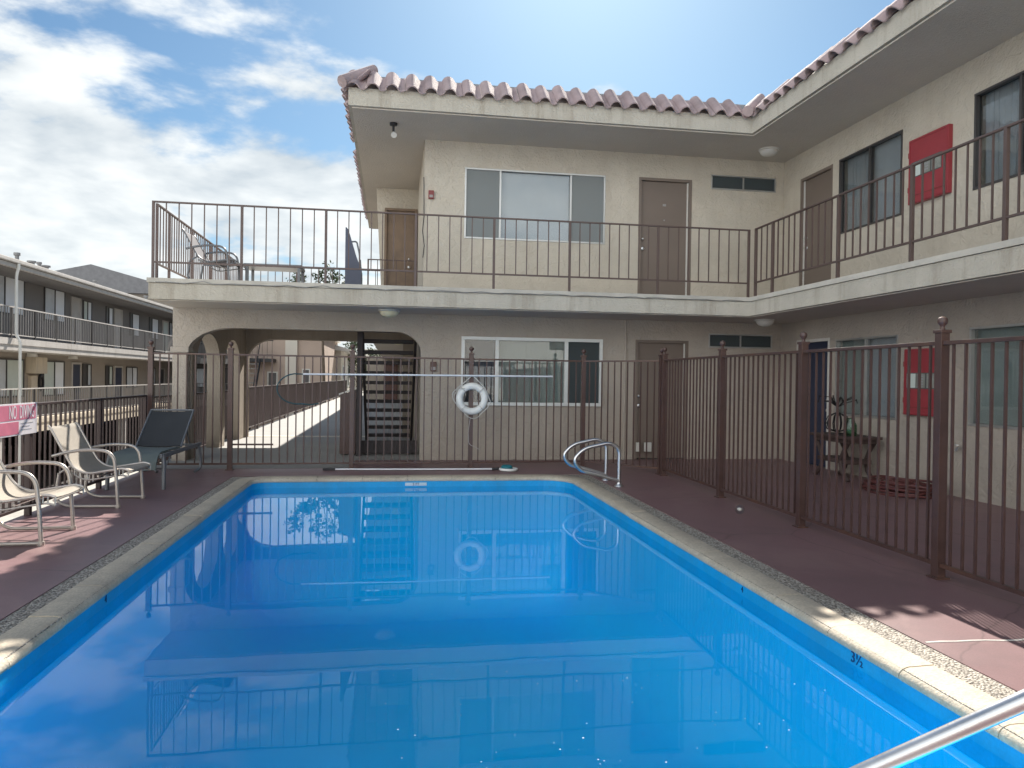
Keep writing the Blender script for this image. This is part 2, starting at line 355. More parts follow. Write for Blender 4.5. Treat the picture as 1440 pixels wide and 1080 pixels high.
def arc(cx, cz, rx, rz, a0, a1, n=12):
    return [(cx + rx * math.cos(a0 + (a1 - a0) * k / n), cz + rz * math.sin(a0 + (a1 - a0) * k / n)) for k in range(n + 1)]
def smooth_path(pts, r=0.06, n=6):
    """polyline with rounded corners"""
    P = [Vector(p) for p in pts]; out = [P[0]]
    for a, b, c in zip(P, P[1:], P[2:]):
        d1 = (a - b); d2 = (c - b); k = min(r, d1.length * 0.49, d2.length * 0.49)
        p, q = b + d1.normalized() * k, b + d2.normalized() * k
        for i in range(n + 1):
            t = i / n; out.append(p * (1 - t) ** 2 + b * 2 * t * (1 - t) + q * t * t)
    out.append(P[-1]); return out

class Plane:
    """local wall frame: u along the wall, z up, d out of the face"""
    def __init__(s, kind, pos): s.k, s.p = kind, pos
    def box(s, mb, u0, u1, z0, z1, d0, d1, bev=0):
        if s.k == 'front': return mb.box(u0, u1, s.p - d1, s.p - d0, z0, z1, bev)
        if s.k == 'side': return mb.box(s.p - d1, s.p - d0, u0, u1, z0, z1, bev)
        return mb.box(s.p + d0, s.p + d1, u0, u1, z0, z1, bev)        # 'east': faces +x
    def pt(s, u, z, d):
        if s.k == 'front': return Vector((u, s.p - d, z))
        if s.k == 'side': return Vector((s.p - d, u, z))
        return Vector((s.p + d, u, z))

def window(parent, P, u0, u1, z0, z1, splits, styles, fm, fw=0.035, d0=-0.07, d1=0.012, sill=True):
    mb = MB()
    P.box(mb, u0, u1, z1 - fw, z1, d0, d1, 0.003); P.box(mb, u0, u1, z0, z0 + fw, d0, d1, 0.003)
    P.box(mb, u0, u0 + fw, z0 + fw, z1 - fw, d0, d1 - 0.002, 0.003); P.box(mb, u1 - fw, u1, z0 + fw, z1 - fw, d0, d1 - 0.002, 0.003)
    for s_ in splits: P.box(mb, s_ - fw * 0.55, s_ + fw * 0.55, z0 + fw, z1 - fw, d0, d1 - 0.006, 0.003)
    w = part('window', mb, fm, parent)
    e = [u0 + fw] + [v for s_ in splits for v in (s_ - fw * 0.55, s_ + fw * 0.55)] + [u1 - fw]
    for k, st in enumerate(styles):
        a, b = e[2 * k], e[2 * k + 1]
        g = MB(); P.box(g, a, b, z0 + fw, z1 - fw, -0.045 if k % 2 else -0.03, -0.039 if k % 2 else -0.024); part('pane', g, M['glass'], w)
        if st == 'screen':
            g = MB(); P.box(g, a + .002, b - .002, z0 + fw + .002, z1 - fw - .002, -0.012, -0.010); part('screen', g, M['screen'], w)
            g = MB(); P.box(g, a - .05, b + .05, z0, z1, -0.165, -0.160); part('curtain', g, M['drape'], w)
        elif st == 'darkscreen':
            g = MB(); P.box(g, a + .002, b - .002, z0 + fw + .002, z1 - fw - .002, -0.012, -0.010); part('screen', g, M['darkscreen'], w)
            g = MB(); P.box(g, a - .05, b + .05, z0, z1, -0.165, -0.160); part('curtain', g, M['drape'], w)
        elif st == 'dim':
            g = MB(); P.box(g, a - .05, b + .02, z0, z1, -0.165, -0.160); part('curtain', g, M['bluegrey'], w)
        elif st == 'blind':
            g = MB(); P.box(g, a - .03, b + .03, z0 + 0.05, z1, -0.110, -0.105)
            P.box(g, a - .03, b + .03, z0 + 0.02, z0 + 0.05, -0.118, -0.100); part('blind', g, M['blind'], w)
        elif st in ('vertical', 'vertical_white'):
            g = MB(); n = max(2, int((b - a) / 0.085))
            for i in range(n + 1):
                u = a + (b - a) * i / n; t = 0.12 + 0.16 * random.random()
                P_ = [P.pt(u - .045 * math.cos(t), z0 + .03, -.12 - .045 * math.sin(t)), P.pt(u + .045 * math.cos(t), z0 + .03, -.12 + .045 * math.sin(t)),
                      P.pt(u + .045 * math.cos(t), z1, -.12 + .045 * math.sin(t)), P.pt(u - .045 * math.cos(t), z1, -.12 - .045 * math.sin(t))]
                nrm = (P_[1] - P_[0]).cross(P_[2] - P_[0]).normalized() * 0.002
                g.prism(P_, nrm)
            part('blind', g, M['vblind'] if st == 'vertical' else M['blind'], w)
        elif st == 'drape':
            g = MB(); n = 24; rows = []
            for z in (z0 - 0.02, (z0 + z1) / 2, z1):
                rows.append([P.pt(a + (b - a) * i / n, z, -.13 + .018 * math.sin(i * 1.9 + z)) for i in range(n + 1)])
            g.sheet(rows, 0.004); part('curtain', g, M['drape'], w, True)
    return w

def door(parent, P, u0, u1, z0, z1, m, knob_u, fm=None, plate=False, edge=None):
    f = 0.05
    d = MB(); P.box(d, u0 + f, u1 - f, z0 + 0.015, z1 - f, -0.09, -0.05, 0.004); D = part('door', d, m, parent)
    g = MB(); P.box(g, u0, u0 + f, z0, z1, -0.11, 0.008, 0.003); P.box(g, u1 - f, u1, z0, z1, -0.11, 0.008, 0.003); P.box(g, u0 + f, u1 - f, z1 - f, z1, -0.11, 0.006, 0.003)
    part('door_frame', g, fm or m, D)
    if edge is not None:
        g = MB(); P.box(g, edge - .012, edge + .012, z0 + .02, z1 - f, -0.049, -0.030); part('weather_strip', g, M['offwhite'], D)
    k = MB()
    for zz, r in ((z0 + 0.95, 0.028), (z0 + 1.12, 0.022)):
        c = P.pt(knob_u, zz, -0.05); o = P.pt(knob_u, zz, 0.0) - c
        k.tube([c, c + o * 0.3, c + o * 0.5, c + o * 0.9, c + o], [r * .9, r * .5, r * .6, r, r * .6] if r > .025 else [r, r, r * .9, r * .8, r * .3], 10)
    part('handle', k, M['chrome'], D, True)
    if plate:
        g = MB(); um = (u0 + u1) / 2
        P.box(g, um - .03, um + .03, z0 + 1.72, z0 + 1.76, -0.05, -0.045); P.box(g, um - .012, um + .012, z0 + 1.46, z0 + 1.485, -0.05, -0.043)
        part('number_plate', g, M['grey'], D)
    return D

# ------------------------------------------------------------------ camera, light, sky
fpx, yaw, pit, rol = 1038.0, 0.1585, 0.0078, 0.0141
fw = Vector((math.sin(yaw) * math.cos(pit), math.cos(yaw) * math.cos(pit), -math.sin(pit)))
rt = Vector((math.cos(yaw), -math.sin(yaw), 0)); up = rt.cross(fw)
r2 = rt * math.cos(rol) + up * math.sin(rol); u2 = -rt * math.sin(rol) + up * math.cos(rol)
cam = bpy.data.cameras.new('camera'); co = bpy.data.objects.new('camera', cam); COL.objects.link(co)
mw = Matrix.Identity(4)
for i in range(3): mw[i][0], mw[i][1], mw[i][2] = r2[i], u2[i], -fw[i]
mw[2][3] = 1.4; co.matrix_world = mw
cam.sensor_width = 36; cam.sensor_fit = 'HORIZONTAL'; cam.lens = 36 * fpx / 1440; cam.clip_start = 0.05; cam.clip_end = 2000
sc.camera = co

AZ, EL = math.radians(14.6), math.radians(38.0)
sun = bpy.data.lights.new('sun', 'SUN'); sun.energy = 4.4; sun.angle = math.radians(0.45); sun.color = (1.0, 0.93, 0.83)
so = bpy.data.objects.new('sun', sun); COL.objects.link(so)
sd = Vector((math.sin(AZ) * math.cos(EL), math.cos(AZ) * math.cos(EL), math.sin(EL)))
so.rotation_euler = sd.to_track_quat('Z', 'Y').to_euler(); so.location = sd * 60

w = bpy.data.worlds.new('World'); sc.world = w; w.use_nodes = True; nt = w.node_tree; nt.nodes.clear()
wo = N(nt, 'ShaderNodeOutputWorld'); bg = N(nt, 'ShaderNodeBackground'); bg.inputs[1].default_value = 0.065
sky = N(nt, 'ShaderNodeTexSky'); sky.sky_type = 'NISHITA'; sky.sun_disc = False
sky.sun_elevation = EL; sky.sun_rotation = AZ; sky.altitude = 50; sky.air_density = 1.0; sky.dust_density = 0.6; sky.ozone_density = 1.6
CLD, CLB, FRONTLIT, SKYMUL = (3.7, 4.15, 4.5), (6.8, 6.95, 6.85), 3.2, (0.44, 0.59, 0.655)
CLOUDOFF = (5.2, 4.4, 3.3)
tc = N(nt, 'ShaderNodeTexCoord'); D = tc.outputs['Generated']
sx = N(nt, 'ShaderNodeSeparateXYZ'); L(nt, D, sx.inputs[0])
def mth(op, a, b=None, clamp=False):
    n = N(nt, 'ShaderNodeMath', operation=op, use_clamp=clamp)
    for i, v in enumerate((a, b)):
        if v is None: continue
        if isinstance(v, (int, float)): n.inputs[i].default_value = v
        else: L(nt, v, n.inputs[i])
    return n.outputs[0]
zc = mth('ADD', mth('MAXIMUM', sx.outputs[2], 0.0), 0.30)
px, py = mth('DIVIDE', sx.outputs[0], zc), mth('DIVIDE', sx.outputs[1], zc)
cv = N(nt, 'ShaderNodeCombineXYZ'); L(nt, px, cv.inputs[0]); L(nt, py, cv.inputs[1]); L(nt, mth('MULTIPLY', sx.outputs[2], 2.6), cv.inputs[2])
of = N(nt, 'ShaderNodeMapping'); of.inputs['Location'].default_value = CLOUDOFF; L(nt, cv.outputs[0], of.inputs[0])
n1 = N(nt, 'ShaderNodeTexNoise', Scale=2.3, Detail=10.0, Roughness=0.55, Distortion=0.15); L(nt, of.outputs[0], n1.inputs['Vector'])
mp = N(nt, 'ShaderNodeMapping'); mp.inputs['Location'].default_value = (0.03, 0.05, 0.07); L(nt, of.outputs[0], mp.inputs[0])
n2 = N(nt, 'ShaderNodeTexNoise', Scale=2.3, Detail=4.0, Roughness=0.5, Distortion=0.15); L(nt, mp.outputs[0], n2.inputs['Vector'])
# more cloud towards the left (-x), the horizon and behind; clear towards the upper right
bias = mth('ADD', mth('MULTIPLY', sx.outputs[0], -0.30), mth('MULTIPLY', mth('SUBTRACT', 0.30, sx.outputs[2]), 0.62))
bias = mth('ADD', bias, mth('MULTIPLY', mth('MAXIMUM', mth('MULTIPLY', sx.outputs[1], -1.0), 0.0), 0.3))
bias = mth('MAXIMUM', mth('MINIMUM', bias, 0.20), -0.13)
dens = mth('ADD', n1.outputs['Fac'], bias)
cl = N(nt, 'ShaderNodeMapRange', clamp=True, interpolation_type='SMOOTHSTEP'); cl.inputs[1].default_value = 0.48; cl.inputs[2].default_value = 0.60; L(nt, dens, cl.inputs[0])
shade = mth('ADD', mth('MULTIPLY', mth('SUBTRACT', n1.outputs['Fac'], n2.outputs['Fac']), 4.0), 0.62, True)
cc = N(nt, 'ShaderNodeMix', data_type='RGBA'); L(nt, shade, cc.inputs[0])
cc.inputs[6].default_value = (*CLD, 1); cc.inputs[7].default_value = (*CLB, 1)
# clouds opposite the sun are lit from the front and much brighter
sdn = N(nt, 'ShaderNodeVectorMath', operation='DOT_PRODUCT'); L(nt, D, sdn.inputs[0]); sdn.inputs[1].default_value = sd
fl = N(nt, 'ShaderNodeMapRange', clamp=True); fl.inputs[1].default_value = 0.35; fl.inputs[2].default_value = -0.7; fl.inputs[3].default_value = 1.0; fl.inputs[4].default_value = FRONTLIT; L(nt, sdn.outputs['Value'], fl.inputs[0])
ccs = N(nt, 'ShaderNodeVectorMath', operation='SCALE'); L(nt, cc.outputs[2], ccs.inputs[0]); L(nt, fl.outputs[0], ccs.inputs['Scale'])
hs = N(nt, 'ShaderNodeVectorMath', operation='MULTIPLY'); L(nt, sky.outputs[0], hs.inputs[0]); hs.inputs[1].default_value = SKYMUL
mxs = N(nt, 'ShaderNodeMix', data_type='RGBA'); L(nt, mth('MULTIPLY', cl.outputs[0], 0.92), mxs.inputs[0]); L(nt, hs.outputs[0], mxs.inputs[6]); L(nt, ccs.outputs[0], mxs.inputs[7])
L(nt, mxs.outputs[2], bg.inputs[0]); L(nt, bg.outputs[0], wo.inputs[0])

sc.view_settings.view_transform = 'Standard'; sc.view_settings.look = 'None'; sc.view_settings.gamma = 1; sc.view_settings.use_curve_mapping = False
sc.view_settings.exposure = 1.3
sc.cycles.max_bounces = 10; sc.cycles.transparent_max_bounces = 24; sc.cycles.sample_clamp_indirect = 6

# ------------------------------------------------------------------ the ground, deck and pool
mb = MB(); mb.box(-250, 250, -250, 250, -2.9, -2.8); struct('ground', mb, M['asphalt'])

PX0, PX1, PY0, PY1 = -1.84, 2.47, 1.25, 10.36          # coping lip
def rrect(off, r):
    """rounded pool outline, offset outwards"""
    a, b, c, d = PX0 - off, PX1 + off, PY0 - off, PY1 + off
    pts = []
    for cx, cy, a0, rr in ((b, d, 0, r[0]), (a, d, PI / 2, r[1]), (a, c, PI, r[2]), (b, c, 1.5 * PI, r[3])):
        rr += off
        sx_, sy_ = (-1 if cx == b else 1), (-1 if cy == d else 1)
        pts += [(cx + sx_ * rr + rr * math.cos(a0 + PI / 2 * k / 8), cy + sy_ * rr + rr * math.sin(a0 + PI / 2 * k / 8)) for k in range(9)]
    return pts
RAD = (0.42, 0.2, 0.2, 0.2)
DX0, DX1, DY1 = -2.17, 2.84, 10.575
mb = MB()
plate_flat(mb, [(-3.55, -7), (7.0, -7), (7.0, 12.52), (-0.62, 12.52), (-0.62, 11.46), (-3.55, 11.46)], [rect(DX0, DX1, 0.92, DY1)], 0.0, 0.3)
struct('pool_deck', mb, M['deck'])
mb = MB(); plate_flat(mb, rect(DX0, DX1, 0.92, DY1), [rrect(0.02, RAD)], -0.005, 0.2); struct('pebble_strip', mb, M['pebble'])
mb = MB(); plate_flat(mb, [(-3.55, 11.46), (-0.62, 11.46), (-0.62, 12.52), (0.5, 12.52), (0.5, 70), (-3.55, 70)], [], 0.004, 0.3); struct('walkway', mb, M['walk'])
mb = MB(); mb.box(-3.4, 0.46, 17.25, 17.5, 0.004, 0.012); struct('walkway_seam', mb, M['palewall'])
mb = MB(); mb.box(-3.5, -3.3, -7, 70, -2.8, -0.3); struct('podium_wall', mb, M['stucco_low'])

# coping stones
mb = MB()
def ring_path(off): return rrect(off, RAD)
P0 = rrect(0, RAD)
dense = []
for i in range(len(P0)):
    a, b = Vector(P0[i]), Vector(P0[(i + 1) % len(P0)]); n = max(1, int((b - a).length / 0.61 + .5)); dense += [a + (b - a) * k / n for k in range(n)]
m = len(dense)
nrm = []
for i in range(m):
    t = (dense[(i + 1) % m] - dense[i - 1]).normalized(); nrm.append(Vector((t.y, -t.x)))
prof = [(0.004, -0.056), (-0.003, -0.042), (0.0, -0.026), (0.012, -0.012), (0.03, -0.002), (0.05, 0.004), (0.19, 0.008), (0.197, 0.004), (0.198, -0.056)]
for i in range(m):
    j = (i + 1) % m; seg = dense[j] - dense[i]; ln_ = seg.length; g = 0.0035 / ln_ if ln_ > 0.3 else 0
    dz = random.uniform(-.0025, .0025) if ln_ > .3 else 0
    ends = []
    for t in (g, 1 - g):
        p = dense[i].lerp(dense[j], t); q = nrm[i].lerp(nrm[j], t).normalized()
        if ln_ > 0.3: q = Vector((seg.y, -seg.x)).normalized()
        ends.append([mb.bm.verts.new((p.x + q.x * o, p.y + q.y * o, z + dz)) for o, z in prof])
    A, B = ends; k = len(prof)
    for a in range(k): mb.bm.faces.new((A[a], A[(a + 1) % k], B[(a + 1) % k], B[a]))
    mb.bm.faces.new(A[::-1]); mb.bm.faces.new(B)
struct('pool_coping', mb, M['coping'], True)

# basin: walls running into the floor through a wide cove
def zf(y): return -0.82 if y < 4.5 else -0.82 - 1.0 * min(1, (y - 4.5) / 4.5)
mb = MB(); levels = []
CV = 0.55
for k in range(9):
    if k == 0: o = [(x, y, -.05) for x, y in rrect(0.020, RAD)]
    else:
        a = PI / 2 * (k - 1) / 7
        sh = CV * (1 - math.cos(a)); cx, cy = (PX0 + PX1) / 2, (PY0 + PY1) / 2; hx, hy = (PX1 - PX0) / 2 + .018, (PY1 - PY0) / 2 + .018
        o = [(cx + (x - cx) * (hx - sh) / hx, cy + (y - cy) * (hy - sh) / hy, zf(y) + CV * (1 - math.sin(a))) for x, y in rrect(0.018, RAD)]
    levels.append([mb.bm.verts.new(p) for p in o])
for A, B2 in zip(levels, levels[1:]):
    for i in range(len(A)):
        j = (i + 1) % len(A); mb.bm.faces.new((A[i], A[j], B2[j], B2[i]))
fl_ = levels[-1]
f0 = mb.bm.faces.new(fl_); bmesh.ops.triangulate(mb.bm, faces=[f0])
struct('pool_basin', mb, M['pool'], True)
mb = MB(); ra, rb = rrect(0.0145, RAD), rrect(0.0185, RAD)
va, vb = [[mb.bm.verts.new((x, y, z)) for x, y in ra] for z in (-.052, -.215)]
vc, vd = [[mb.bm.verts.new((x, y, z)) for x, y in rb] for z in (-.052, -.215)]
for i in range(len(ra)):
    j = (i + 1) % len(ra)
    for q in ((va, vb), (vb, vd), (vd, vc), (vc, va)): mb.bm.faces.new((q[0][i], q[0][j], q[1][j], q[1][i]))
struct('waterline_band', mb, M['poolband'])
WZ = -0.135
mb = MB(); mb.bm.faces.new([mb.bm.verts.new((x, y, WZ)) for x, y in rrect(0.016, RAD)]); struct('water', mb, M['water'])

# depth numerals on the waterline band
def numeral(body, size, X, Y, side, label, m=None, z=-0.092):
    mb = MB(); me = text_mesh(body, size)
    if side == 'right': mx = Matrix.Translation((X, Y, z)) @ Matrix(((0, 0, -1, 0), (-1, 0, 0, 0), (0, 1, 0, 0), (0, 0, 0, 1)))
    elif side == 'left': mx = Matrix.Translation((X, Y, z)) @ Matrix(((0, 0, 1, 0), (1, 0, 0, 0), (0, 1, 0, 0), (0, 0, 0, 1)))
    else: mx = Matrix.Translation((X, Y, z)) @ MX_FRONT
    mb.mesh_in(me, mx); return solo('depth_marker', mb, m or M['number'], label, 'depth marker', 'depth markers on the pool wall', loc=(X, Y, z))
numeral('3½', 0.085, PX1 + 0.0125, 3.62, 'right', 'large dark numeral 3 and a half on the sunlit right pool wall near the handrail')
numeral('4', 0.06, PX1 + 0.0125, 4.95, 'right', 'small dark numeral on the shaded right pool wall halfway along')
numeral('4', 0.07, PX0 - 0.0125, 5.2, 'left', 'dark numeral 4 on the left pool wall below the coping')
mb = MB(); mb.box(0.17, 0.47, PY1 + 0.003, PY1 + 0.014, -0.118, -0.075, 0.002)
t_ = thing('depth_plate', 'pale 5 FT depth plate under the coping at the far pool end', 'depth marker', (0.32, PY1, -0.1), group='depth markers on the pool wall')
part('plate', mb, M['tileplate'], t_)
mb = MB(); mb.mesh_in(text_mesh('5 FT', 0.05), Matrix.Translation((0.32, PY1 + 0.001, -0.097)) @ MX_FRONT); part('lettering', mb, M['number'], t_)

# flecks floating on the water
mb = MB()
for _ in range(95):
    x = random.gauss(0.9, 0.75); y = 2.3 + abs(random.gauss(0, 1.1)); 
    if not (PX0 + .1 < x < PX1 - .1 and y < 6): continue
    s_ = random.choice((.0009, .0011, .0014, .0021)); a = random.random() * 6
    mb.prism([(x + s_ * math.cos(a + q) * random.uniform(.7, 3.2), y + s_ * math.sin(a + q), WZ + .0008) for q in (0, 1.6, 3.1, 4.7)], (0, 0, .001))
o = link('floating_flecks', mb.mesh('floating_flecks', M['foam'])); tag(o, 'tiny white flecks drifting on the near pool water', 'debris', kind='stuff')

# ------------------------------------------------------------------ the apartment building round the pool
YW, YE, XW, XE = 12.5, 11.3, 6.95, 5.72
F1, FT = 2.77, 5.40
B = thing('apartment_building', 'two storey cream stucco apartment block wrapping the pool, with tiled eaves and walkways', 'building', (0.46, 12.5, 0))
front, side = Plane('front', YW), Plane('side', XW)
T = 0.22
# ground floor front wall with the wide porch arch
lo = [(-3.5, 0), (-3.28, 0), (-3.28, 1.72)] + arc(-2.56, 1.72, 0.72, 0.43, PI, PI / 2)[1:] + arc(0.0, 1.8, 0.44, 0.35, PI / 2, 0)[0:] + [(0.44, 0), (7.1, 0), (7.1, 2.47), (-3.5, 2.47)]
lo = lo[:3] + [p for p in lo[3:]]
LW, LD, LV = (1.12, 3.59, 0.93, 2.10), (4.19, 5.17, 0.0, 2.11), (5.55, 6.77, 2.0, 2.25)
# the door notch belongs to the outline, the windows are holes
i0 = lo.index((7.1, 0))
lo = lo[:i0] + [(LD[0], 0), (LD[0], LD[3]), (LD[1], LD[3]), (LD[1], 0)] + lo[i0:]
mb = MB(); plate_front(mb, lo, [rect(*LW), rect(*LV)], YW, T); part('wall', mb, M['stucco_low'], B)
mb = MB(); mb.box(-3.53, -3.25, YW - .03, YW + T + .03, 1.74, 1.83, .012); part('capital', mb, M['stucco_low'], B)
# ground floor right wing
RD, R1, R2 = (10.98, 11.97, 0.0, 2.13), (9.34, 10.81, 0.89, 2.09), (6.28, 8.04, 0.9, 2.10)
ol = [(-2, 0), (RD[0], 0), (RD[0], RD[3]), (RD[1], RD[3]), (RD[1], 0), (YW, 0), (YW, 2.47), (-2, 2.47)]
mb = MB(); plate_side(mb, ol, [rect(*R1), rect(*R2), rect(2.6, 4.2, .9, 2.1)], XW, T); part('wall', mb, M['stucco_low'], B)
# porch side wall with two arches, porch rear wall with one
def arch(u0, u1, spring, top): 
    c = (u0 + u1) / 2; return [(u0, 0)] + [(x, z) for x, z in arc(c, spring, (u1 - u0) / 2, top - spring, PI, 0)] + [(u1, 0)]
a1, a2 = arch(13.02, 14.72, 1.55, 2.12), arch(15.12, 16.52, 1.6, 2.10)
mb = MB(); plate_side(mb, [(12.72, 0)] + a1 + a2 + [(17.1, 0), (17.1, 2.47), (12.72, 2.47)], [], -3.5, 0.24); part('wall', mb, M['stucco_porch_shade'], B)
rr = [(-3.5, 0), (-3.22, 0), (-3.22, 1.75)] + arc(-2.62, 1.75, 0.6, 0.44, PI, PI / 2)[1:] + [(0.2, 2.19), (0.2, 0), (0.46, 0), (0.46, 2.47), (-3.5, 2.47)]
mb = MB(); plate_front(mb, rr, [], 17.1, 0.24); part('wall', mb, M['stucco_porch_shade'], B)
# wall beyond the porch and rear of the block
mb = MB(); mb.box(0.46, 0.68, YW + T, 44, 0, 2.47); mb.box(13.8, 14, -2, 30, -2.8, FT); mb.box(7.1, 13.8, -2, -1.8, 0, FT); mb.box(0.68, 13.8, 29.8, 30, 0, FT); part('rear_wall', mb, M['stucco_low'], B)
mb = MB(); mb.box(.5, 14, 12.52, 60, -.3, -.002); mb.box(7.0, 14, -2, 12.52, -.3, -.002); part('floor_slab', mb, M['walk'], B)
mb = MB(); mb.box(-1.6, 0.46, 44, 44.2, 0, 2.47); part('end_wall', mb, M['stucco_porch_shade'], B)
# upper storey
UW, UD, UV = (1.14, 3.6, 3.76, 4.96), (4.21, 5.19, F1, 4.97), (5.55, 6.79, 4.83, 5.09)
ol = [(0.46, F1), (UD[0], F1), (UD[0], UD[3]), (UD[1], UD[3]), (UD[1], F1), (7.1, F1), (7.1, FT), (0.46, FT)]
mb = MB(); plate_front(mb, ol, [rect(*UW), rect(*UV)], YW, T); part('wall', mb, M['stucco'], B)
SD, S1, S2 = (10.98, 11.93, F1, 4.93), (9.32, 10.8, 3.75, 4.94), (6.28, 8.03, 3.77, 4.94)
ol = [(-2, F1), (SD[0], F1), (SD[0], SD[3]), (SD[1], SD[3]), (SD[1], F1), (YW, F1), (YW, FT), (-2, FT)]
mb = MB(); plate_side(mb, ol, [rect(*S1), rect(*S2), rect(2.6, 4.2, 3.77, 4.94)], XW, T); part('wall', mb, M['stucco'], B)
mb = MB(); mb.box(0.46, 0.68, YW + T, 15.9, F1, FT)
mb.prism([(-0.42, 15.9, FT), (0.68, 15.9, FT), (0.68, 15.9, F1), (-0.27, 15.9, F1)], (0, 0.2, 0)); mb.box(0.3, 0.46, 16.1, 20.3, F1, FT)
part('wall', mb, M['stucco'], B)
# balcony slab with stair opening
SL = [(-3.5, 17.34), (-3.5, YE), (XE, YE), (XE, -2), (7.0, -2), (7.0, 12.6), (13.7, 12.6), (13.7, 17.34)]
ST = rect(-0.56, 0.40, 12.78, 15.5)
mb = MB(); plate_flat(mb, SL, [ST], 2.70, 0.23); part('balcony_slab', mb, M['fascia'], B)
mb = MB(); plate_flat(mb, [(x - .02 if x < 0 else x - (.018 if x < 6 else 0), y - .018 if y == YE else y) for x, y in SL], [ST], 2.772, 0.066); part('slab_flashing', mb, M['lip'], B)
mb = MB(); plate_flat(mb, [(-3.44, 17.3), (-3.44, YE + .05), (XE + .05, YE + .05), (XE + .05, -2), (6.98, -2), (6.98, 12.52), (0.44, 12.52), (.44, 17.3)], [ST], 2.466, 0.012); part('balcony_soffit', mb, M['soffit'], B)
mb = MB(); mb.box(0.68, 13.7, 17.34, 29.8, 2.47, 2.77); mb.box(-0.7, 0.46, 17.36, 44, 2.5, 2.7); part('rear_slab', mb, M['soffit'], B)
mb = MB(); mb.box(-.24, 13.6, 20.6, 62, 2.78, 6.08); part('rear_shade_block', mb, M['stucco'], B)  # unseen block, added and sized so its shadow covers the walkway
# roof slab, fascia board and soffit
EX0, EX1, EY = -0.72, 5.66, 11.2
RS = [(EX0, 20.4), (EX0, EY), (EX1, EY), (EX1, -2.4), (14.2, -2.4), (14.2, 30.2), (0.46, 30.2), (.46, 20.4)]
mb = MB(); plate_flat(mb, RS, [], FT + 0.27, 0.262); part('roof', mb, M['fascia'], B)
mb = MB(); plate_flat(mb, [(EX0 + .05, 20.35), (EX0 + .05, EY + .05), (EX1 + .05, EY + .05), (EX1 + .05, -2.3), (14.1, -2.3), (14.1, 30), (.46, 30), (.46, 20.35)], [], FT + 0.006, 0.02); part('eave_soffit', mb, M['soffit'], B)

# clay tiles along the eaves
def tile_run(p0, d, n, out, skip=(), seed=0):
    """p0 first tile's left foot, d along the eave, out = outward horizontal normal"""
    rnd = random.Random(seed); mb = MB(); d = Vector(d); out = Vector(out); W = 0.287
    sl = math.radians(41); Ls = 0.50
    rise = (-out * math.cos(sl) + Vector((0, 0, 1)) * math.sin(sl)); nn = (out * math.sin(sl) + Vector((0, 0, 1)) * math.cos(sl))
    for i in range(n):
        if i in skip: continue
        jit = Vector((rnd.uniform(-.010, .010), rnd.uniform(-.010, .010), rnd.uniform(-.012, .012))); sc_ = rnd.uniform(.94, 1.05)
        rows = []
        for s_ in (0, .5, 1):
            row = []
            for k in range(15):
                u = k / 14
                if u < 0.68: h = 0.077 * sc_ * math.sin(PI * u / 0.68) ** 0.62
                else: h = -0.022 * math.sin(PI * (u - .68) / .32)
                row.append(Vector(p0) + d * (W * (i + u)) + rise * (Ls * s_) + nn * h + jit)
            rows.append(row)
        mb.sheet(rows, 0.017)
    return mb
mb = tile_run((EX0 - 0.03, EY - 0.075, FT + 0.250), (1, 0, 0), 22, (0, -1, 0), seed=1); part('roof_tiles', mb, M['tile'], B, True)
mb = tile_run((EX0 - 0.075, 20.4, FT + 0.250), (0, -1, 0), 21, (-1, 0, 0), seed=2); part('roof_tiles', mb, M['tile'], B, True)
mb = tile_run((EX0 - 0.075, 20.4 - 23 * .287, FT + 0.250), (0, -1, 0), 9, (-1, 0, 0), seed=5); part('roof_tiles', mb, M['tile'], B, True)
mb = tile_run((EX1 - 0.075, EY + .05, FT + 0.250), (0, -1, 0), 47, (-1, 0, 0), seed=3); part('roof_tiles', mb, M['tile'], B, True)
for a, b_ in (((EX0 - .09, EY - .09, FT + .31), (EX0 + .36, EY + .36, FT + .70)), ((EX1 - .16, EY - .16, FT + .30), (EX1 + .28, EY + .28, FT + .70))):
    a, b_ = Vector(a), Vector(b_); mb = MB(); mb.tube([a, a.lerp(b_, .5), b_], [.088, .083, .076], 12); part('hip_tile', mb, M['tile'], B, True)
# timber cant behind the tiles
mb = MB(); c0, c1 = FT + .27, FT + .27 + 0.36
mb.prism([(EX0 + .43, EY + .02, c0), (EX0 + .43, EY + .43, c1), (EX0 + .43, EY + .60, c1), (EX0 + .43, EY + .60, c0)], (EX1 - EX0, 0, 0))
mb.prism([(EX0 + .02, EY + .45, c0), (EX0 + .43, EY + .45, c1), (EX0 + .60, EY + .45, c1), (EX0 + .60, EY + .45, c0)], (0, 8.6, 0))
mb.prism([(EX1 + .02, EY + .3, c0), (EX1 + .43, EY + .3, c1), (EX1 + .60, EY + .3, c1), (EX1 + .60, EY + .3, c0)], (0, -13.8, 0))
part('roof_cant', mb, M['grey'], B)

